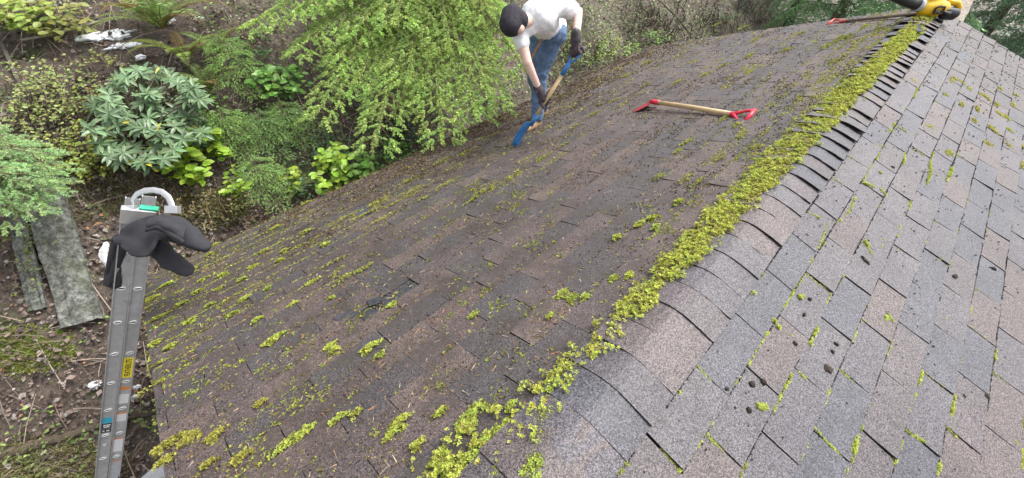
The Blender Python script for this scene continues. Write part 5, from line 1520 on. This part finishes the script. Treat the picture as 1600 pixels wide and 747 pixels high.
# the big spruce whose lower boughs hang beside the eave
tb = np.array([-5.6, 3.6, float(ground(-5.6, 3.6)) - 0.1]); tt_ = tb + np.array([0.1, 0, 7.0])
def tr_at(z): return tb + (tt_ - tb) * ((z - tb[2]) / (tt_[2] - tb[2]))
def dpt(px, py, dist):
    d = ray(px, py); return CAM + d / np.linalg.norm(d) * dist
BG = []
for (px, py, dist, rise, sag, wid) in [(402, 30, 6.3, 0.55, 0.10, 0.55), (470, 70, 6.0, 0.50, 0.10, 0.55), (500, 165, 5.4, 0.75, 0.16, 0.50), (555, 130, 5.5, 0.65, 0.14, 0.50), (588, 212, 4.9, 0.85, 0.20, 0.50),
        (640, 110, 5.3, 0.55, 0.12, 0.50), (690, 200, 4.75, 0.85, 0.20, 0.45), (742, 165, 4.85, 0.75, 0.18, 0.45), (765, 150, 4.9, 0.70, 0.18, 0.4), (815, 100, 5.2, 0.65, 0.14, 0.42), (790, 60, 5.5, 0.5, 0.1, 0.42),
        (560, 40, 5.9, 0.45, 0.1, 0.5), (700, 60, 5.4, 0.5, 0.1, 0.5), (620, 20, 5.7, 0.4, 0.1, 0.5), (480, 5, 6.3, 0.4, 0.1, 0.5), (760, 10, 5.6, 0.4, 0.1, 0.45), (660, 150, 5.3, 0.7, 0.15, 0.4), (530, 85, 5.8, 0.5, 0.1, 0.45), (600, 160, 5.3, 0.7, 0.15, 0.42)]:
    tip = dpt(px, py, dist); BG.append((tr_at(tip[2] + rise), tip, sag, wid))
for i in range(5):                                  # boughs on the far side and above the picture
    a = rng.uniform(0, 2 * PI); z = rng.uniform(0.9, 3.4); BG.append((tr_at(z + 0.4), tr_at(z) + np.array([math.cos(a), math.sin(a), -0.2]) * rng.uniform(0.9, 1.5), 0.1, 0.4))
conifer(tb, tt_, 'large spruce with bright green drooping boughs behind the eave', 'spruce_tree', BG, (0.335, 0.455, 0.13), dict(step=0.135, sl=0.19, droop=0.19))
# the young fir at the left picture edge
fb = g_at(-40, 330); BF = []
for (x, y, k_) in ((75, 265, .16), (60, 300, .15), (30, 330, .14), (50, 240, .16), (20, 280, .17), (10, 235, .16), (70, 285, .12), (-10, 320, .15), (-30, 260, .2)):
    tip = lift(x, y, k_); BF.append((fb + np.array([0, 0, max(0.25, tip[2] - fb[2] + 0.15)]), tip, 0.08, 0.28))
conifer(fb, fb + np.array([0, 0, 2.4]), 'young fir with pale blue green boughs at the left picture edge', 'young_fir', BF, (0.30, 0.43, 0.19), dict(step=0.09, sl=0.12, droop=0.2), 0.05)
# seedlings between rhododendron and eave
for (x, y, h, lab, c_) in ((385, 130, 0.75, 'feathery conifer seedling left of the spruce boughs', (0.25, 0.39, 0.11)), (430, 215, 0.55, 'conifer seedling above the left eave, darker one', (0.22, 0.35, 0.12)), (425, 290, 0.6, 'pale conifer seedling close above the left eave', (0.28, 0.43, 0.13)),
                           (375, 215, 0.55, 'slim conifer seedling right of the bright salal', (0.25, 0.39, 0.11)), (460, 195, 0.5, 'conifer seedling under the lowest left spruce bough', (0.21, 0.33, 0.10))):
    b0 = g_at(x, y + 22); BS = []
    for i in range(16):
        a = i * 2.4; z = h * (0.25 + 0.7 * i / 16); r_ = 0.34 * (1 - 0.8 * i / 16) + 0.05
        BS.append((b0 + np.array([0, 0, z]), b0 + np.array([math.cos(a) * r_, math.sin(a) * r_, z - 0.04]), 0.03, 0.10))
    conifer(b0, b0 + np.array([0, 0, h]), lab, 'conifer_seedling', BS, c_, dict(step=0.05, sl=0.065, droop=0.15, thick=0.004, far=True), 0.012)
# the wood beyond the far end of the roof
def far_tree(x, y, H, rad, nb, label, colr, zmax=1.6, name='forest_conifer', tr=0.16, kw=None):
    b0 = np.array([x, y, float(ground(x, y)) - 0.1]); B = []
    for i in range(nb):
        f = i / nb; z = 0.5 + f * (zmax - b0[2] - 0.5); a = i * 2.4 + rng.uniform(-0.3, 0.3); r_ = rad * (1 - 0.6 * (z / H)) * rng.uniform(0.7, 1.1)
        s0 = b0 + np.array([0, 0, z]); B.append((s0, s0 + np.array([math.cos(a) * r_, math.sin(a) * r_, -0.35 * r_ * rng.uniform(0.5, 1.3)]), 0.15, rad * 0.42))
    conifer(b0, b0 + np.array([0, 0, H]), label, name, B, colr, kw or dict(step=0.26, sl=0.30, droop=0.45, far=True), tr, group='trees beyond the far roof end')
far_tree(2.4, 15.5, 9, 2.4, 30, 'dark conifer seen right of the blower, nearest the roof edge', (0.128, 0.212, 0.119))
far_tree(4.4, 13.2, 9, 2.4, 30, 'dark conifer at the right picture edge above the roof', (0.111, 0.187, 0.102))
far_tree(1.2, 20.0, 11, 2.8, 26, 'farther grey green conifer above the blower', (0.145, 0.221, 0.145))
far_tree(5.0, 18.5, 11, 2.8, 26, 'farther conifer behind the one at the right picture edge', (0.136, 0.212, 0.128))
far_tree(-1.9, 13.6, 8, 2.0, 30, 'green conifer with loose boughs above the long spade', (0.145, 0.255, 0.111))
far_tree(-3.6, 16.5, 9, 2.4, 26, 'conifer behind the bare bramble near the top', (0.128, 0.221, 0.111))
far_tree(-0.2, 11.8, 5, 1.3, 20, 'low young conifer left of the blower nozzle', (0.17, 0.289, 0.136), zmax=-0.5)
# pale trunk rising right behind the blower
p0 = pt(1480, 45, 6.6); p1 = pt(1535, -60, 6.9); d_ = unit(p1 - p0)
gb = np.array([p0[0] - 0.1, p0[1], float(ground(p0[0], p0[1])) - 0.1])
tk = thing('pale_trunk', 'pale rough barked tree trunk rising behind the blower', 'tree', gb)
mb = MB(); n_ = 40; tz = np.linspace(0, 1, n_)[:, None]; pth = np.where(tz < 0.3, gb + (p0 - gb) * (tz / 0.3), p0 + d_ * ((tz - 0.3) / 0.7) * 3.5)
seg_ = 22; ang_ = np.arange(seg_) / seg_ * 2 * PI; rows = []
for i in range(n_):
    rr_ = 0.15 * (1 - 0.25 * tz[i, 0]) * (1 + 0.10 * np.sin(ang_ * 7 + 0.4 * np.sin(i * 0.6)) + 0.06 * np.sin(ang_ * 11 + i * 0.9) + rng.normal(0, 0.03, seg_))
    rows.append(pth[i] + np.cos(ang_)[:, None] * np.array([1, 0, 0]) * rr_[:, None] + np.sin(ang_)[:, None] * np.array([0, 1, 0]) * rr_[:, None])
rows = np.array(rows); rows = np.concatenate([rows, rows[:, :1]], 1)
mb.grid(rows, col=(0.36, 0.31, 0.26)); add_child(mb, 'trunk', M_BARK, tk)

# ---- ground cover, leaf litter, grass
def bank_points(n, x0=-9.5, x1=-2.6, y0=-5, y1=14):
    x = rng.uniform(x0, x1, n); y = rng.uniform(y0, y1, n); P = np.stack([x, y, ground(x, y)], -1)
    q = project(P); kp = (q[:, 0] > -80) & (q[:, 0] < 1320) & (q[:, 1] > -60) & (q[:, 1] < 800) & (q[:, 2] > 0.5)
    return P[kp]
mb = MB(); P = np.concatenate([bank_points(70000), bank_points(34000, -6.2, -2.6, -5, 0.2)]); n = len(P)
c = np.array([(0.15, 0.105, 0.085), (0.09, 0.068, 0.06), (0.22, 0.165, 0.135), (0.28, 0.225, 0.19), (0.12, 0.08, 0.068), (0.06, 0.045, 0.04), (0.27, 0.24, 0.22)])[rng.integers(0, 7, n)] * rng.uniform(0.6, 1.35, (n, 1))
q = rng.random(n) < 0.012; c[q] = (0.36, 0.18, 0.08)
a = rng.uniform(0, 2 * PI, n); D = np.stack([np.cos(a), np.sin(a), rng.normal(0, 0.3, n)], -1)
P = P + np.array([0.012, 0, 0.034]) + rng.normal(0, 0.010, (n, 3)); L = 0.018 + 0.05 * rng.random(n) ** 2.2; U = np.repeat(np.array([[0.45, 0, 0.85]]), n, 0) + rng.normal(0, 0.35, (n, 3))
for k in range(3):
    q = rng.integers(0, 3, n) == k
    put_leaves(mb, (leaf_s(0.32, 0.35), leaf_s(0.17, -0.2), leaf_s(0.42, 0.1))[k], P[q], D[q], L[q], c[q], U[q])
tag(mb.build('leaf_litter', M_DEBRIS), 'brown fallen leaves covering the bank', 'leaf litter', kind='stuff')
mb = MB(); P = bank_points(5200); n = len(P); a = rng.uniform(0, PI, n); L = rng.uniform(0.08, 0.45, n)
for i in range(n):
    d = np.array([math.cos(a[i]), math.sin(a[i]), 0]); e = P[i] + d * L[i]; e[2] = ground1(e[0], e[1]) + rng.uniform(0.03, 0.12)
    mb.tube([P[i] + [0, 0, 0.035], (P[i] + e) / 2 + [0, 0, 0.04], e], [0.004, 0.004, 0.002], 3, col=np.array((0.17, 0.135, 0.11)) * rng.uniform(0.4, 2.2), caps=False)
tag(mb.build('twig_litter', M_TWIG), 'thin fallen twigs strewn over the bank', 'twigs', kind='stuff')
mb = MB(); P = bank_points(60000); n = len(P)
px_ = project(P)
w = vnoise(P[:, 0] * 1.6, P[:, 1] * 1.6, 61) * 0.6 + vnoise(P[:, 0] * 5, P[:, 1] * 5, 62) * 0.4
up_ = np.clip((px_[:, 0] - 300) / 200, 0, 1)
kp = w + 0.16 * up_ - 0.10 * np.clip((px_[:, 1] - 330) / 60, 0, 1) > 0.52
P = P[kp]; n = len(P); up_ = up_[kp]
a = rng.uniform(0, 2 * PI, n); D = np.stack([np.cos(a), np.sin(a), rng.normal(0.1, 0.3, n)], -1)
c = np.where(rng.random((n, 1)) < 0.5, np.array([[0.14, 0.22, 0.065]]), np.array([[0.26, 0.33, 0.10]])) * rng.uniform(0.55, 1.4, (n, 1))
put_leaves(mb, T_SMALL, P + np.array([0.03, 0, 0.04]) + np.abs(rng.normal(0, 0.05, (n, 1))) * UPS, D, rng.uniform(0.02, 0.055, n), c, np.repeat(UPS[None], n, 0))
tag(mb.build('ground_cover', M_LEAF), 'low green ground cover of small leaves on the bank', 'ground cover', kind='stuff')
mb = MB(); n = 30000; x = rng.uniform(-3.2, 9, n); y = rng.uniform(8.5, 27, n)
P = np.stack([x, y, ground(x, y) + rng.random(n) ** 2 * 0.8], -1); a = rng.uniform(0, 2 * PI, n)
put_leaves(mb, leaf_s(0.28, 0.2), P, np.stack([np.cos(a), np.sin(a), rng.normal(0.1, 0.4, n)], -1), rng.uniform(0.08, 0.22, n), jit((0.085, 0.125, 0.06), n, 0.35, 0.1))
tag(mb.build('undergrowth', M_LEAF), 'dark green undergrowth below the trees beyond the far roof end', 'undergrowth', kind='stuff')
# grass, lower left, and mossy hump
mb = MB()
pxy = np.concatenate([in_ellipse(60, 730, 150, 40, 500), in_ellipse(30, 550, 70, 30, 90), in_ellipse(170, 300, 130, 50, 350), in_ellipse(330, 330, 60, 30, 450)])
for (x, y) in pxy:
    g = g_at(x, y); k_ = 3
    for _ in range(k_):
        a_ = rng.uniform(0, 2 * PI); L_ = rng.uniform(0.06, 0.22); t_ = g + np.array([math.cos(a_) * L_ * 0.7, math.sin(a_) * L_ * 0.7, L_ * 0.6]); sd_ = np.array([-math.sin(a_), math.cos(a_), 0]) * 0.003
        m__ = (g + t_) / 2 + [0, 0, L_ * 0.2]
        cc = np.array((0.22, 0.25, 0.08)) if rng.random() < 0.55 else np.array((0.33, 0.27, 0.15))
        mb.add([g - sd_, g + sd_, m__ + sd_, m__ - sd_, t_], f3=[(0, 1, 2), (0, 2, 3), (3, 2, 4)], col=cc * rng.uniform(0.6, 1.2))
tag(mb.build('grass', M_LEAF), 'thin dry grass on the ground left of the ladder and behind the jacket', 'grass', kind='stuff')
mb = MB(); P = np.array([g_at(x, y) for x, y in in_ellipse(45, 545, 75, 28, 420)]); P = np.repeat(P, 5, 0) + rng.normal(0, 0.035, (len(P) * 5, 3)) * [1, 1, 0]; P[:, 2] = ground(P[:, 0], P[:, 1]) + 0.015
n = len(P); moss_add(mb, P, np.repeat(UPS[None], n, 0), rng.uniform(0.012, 0.024, n), jit((0.20, 0.24, 0.05), n, 0.25, 0.08))
tag(mb.build('bank_moss', M_MOSS), 'mossy hump on the ground below the boards', 'moss', kind='stuff')
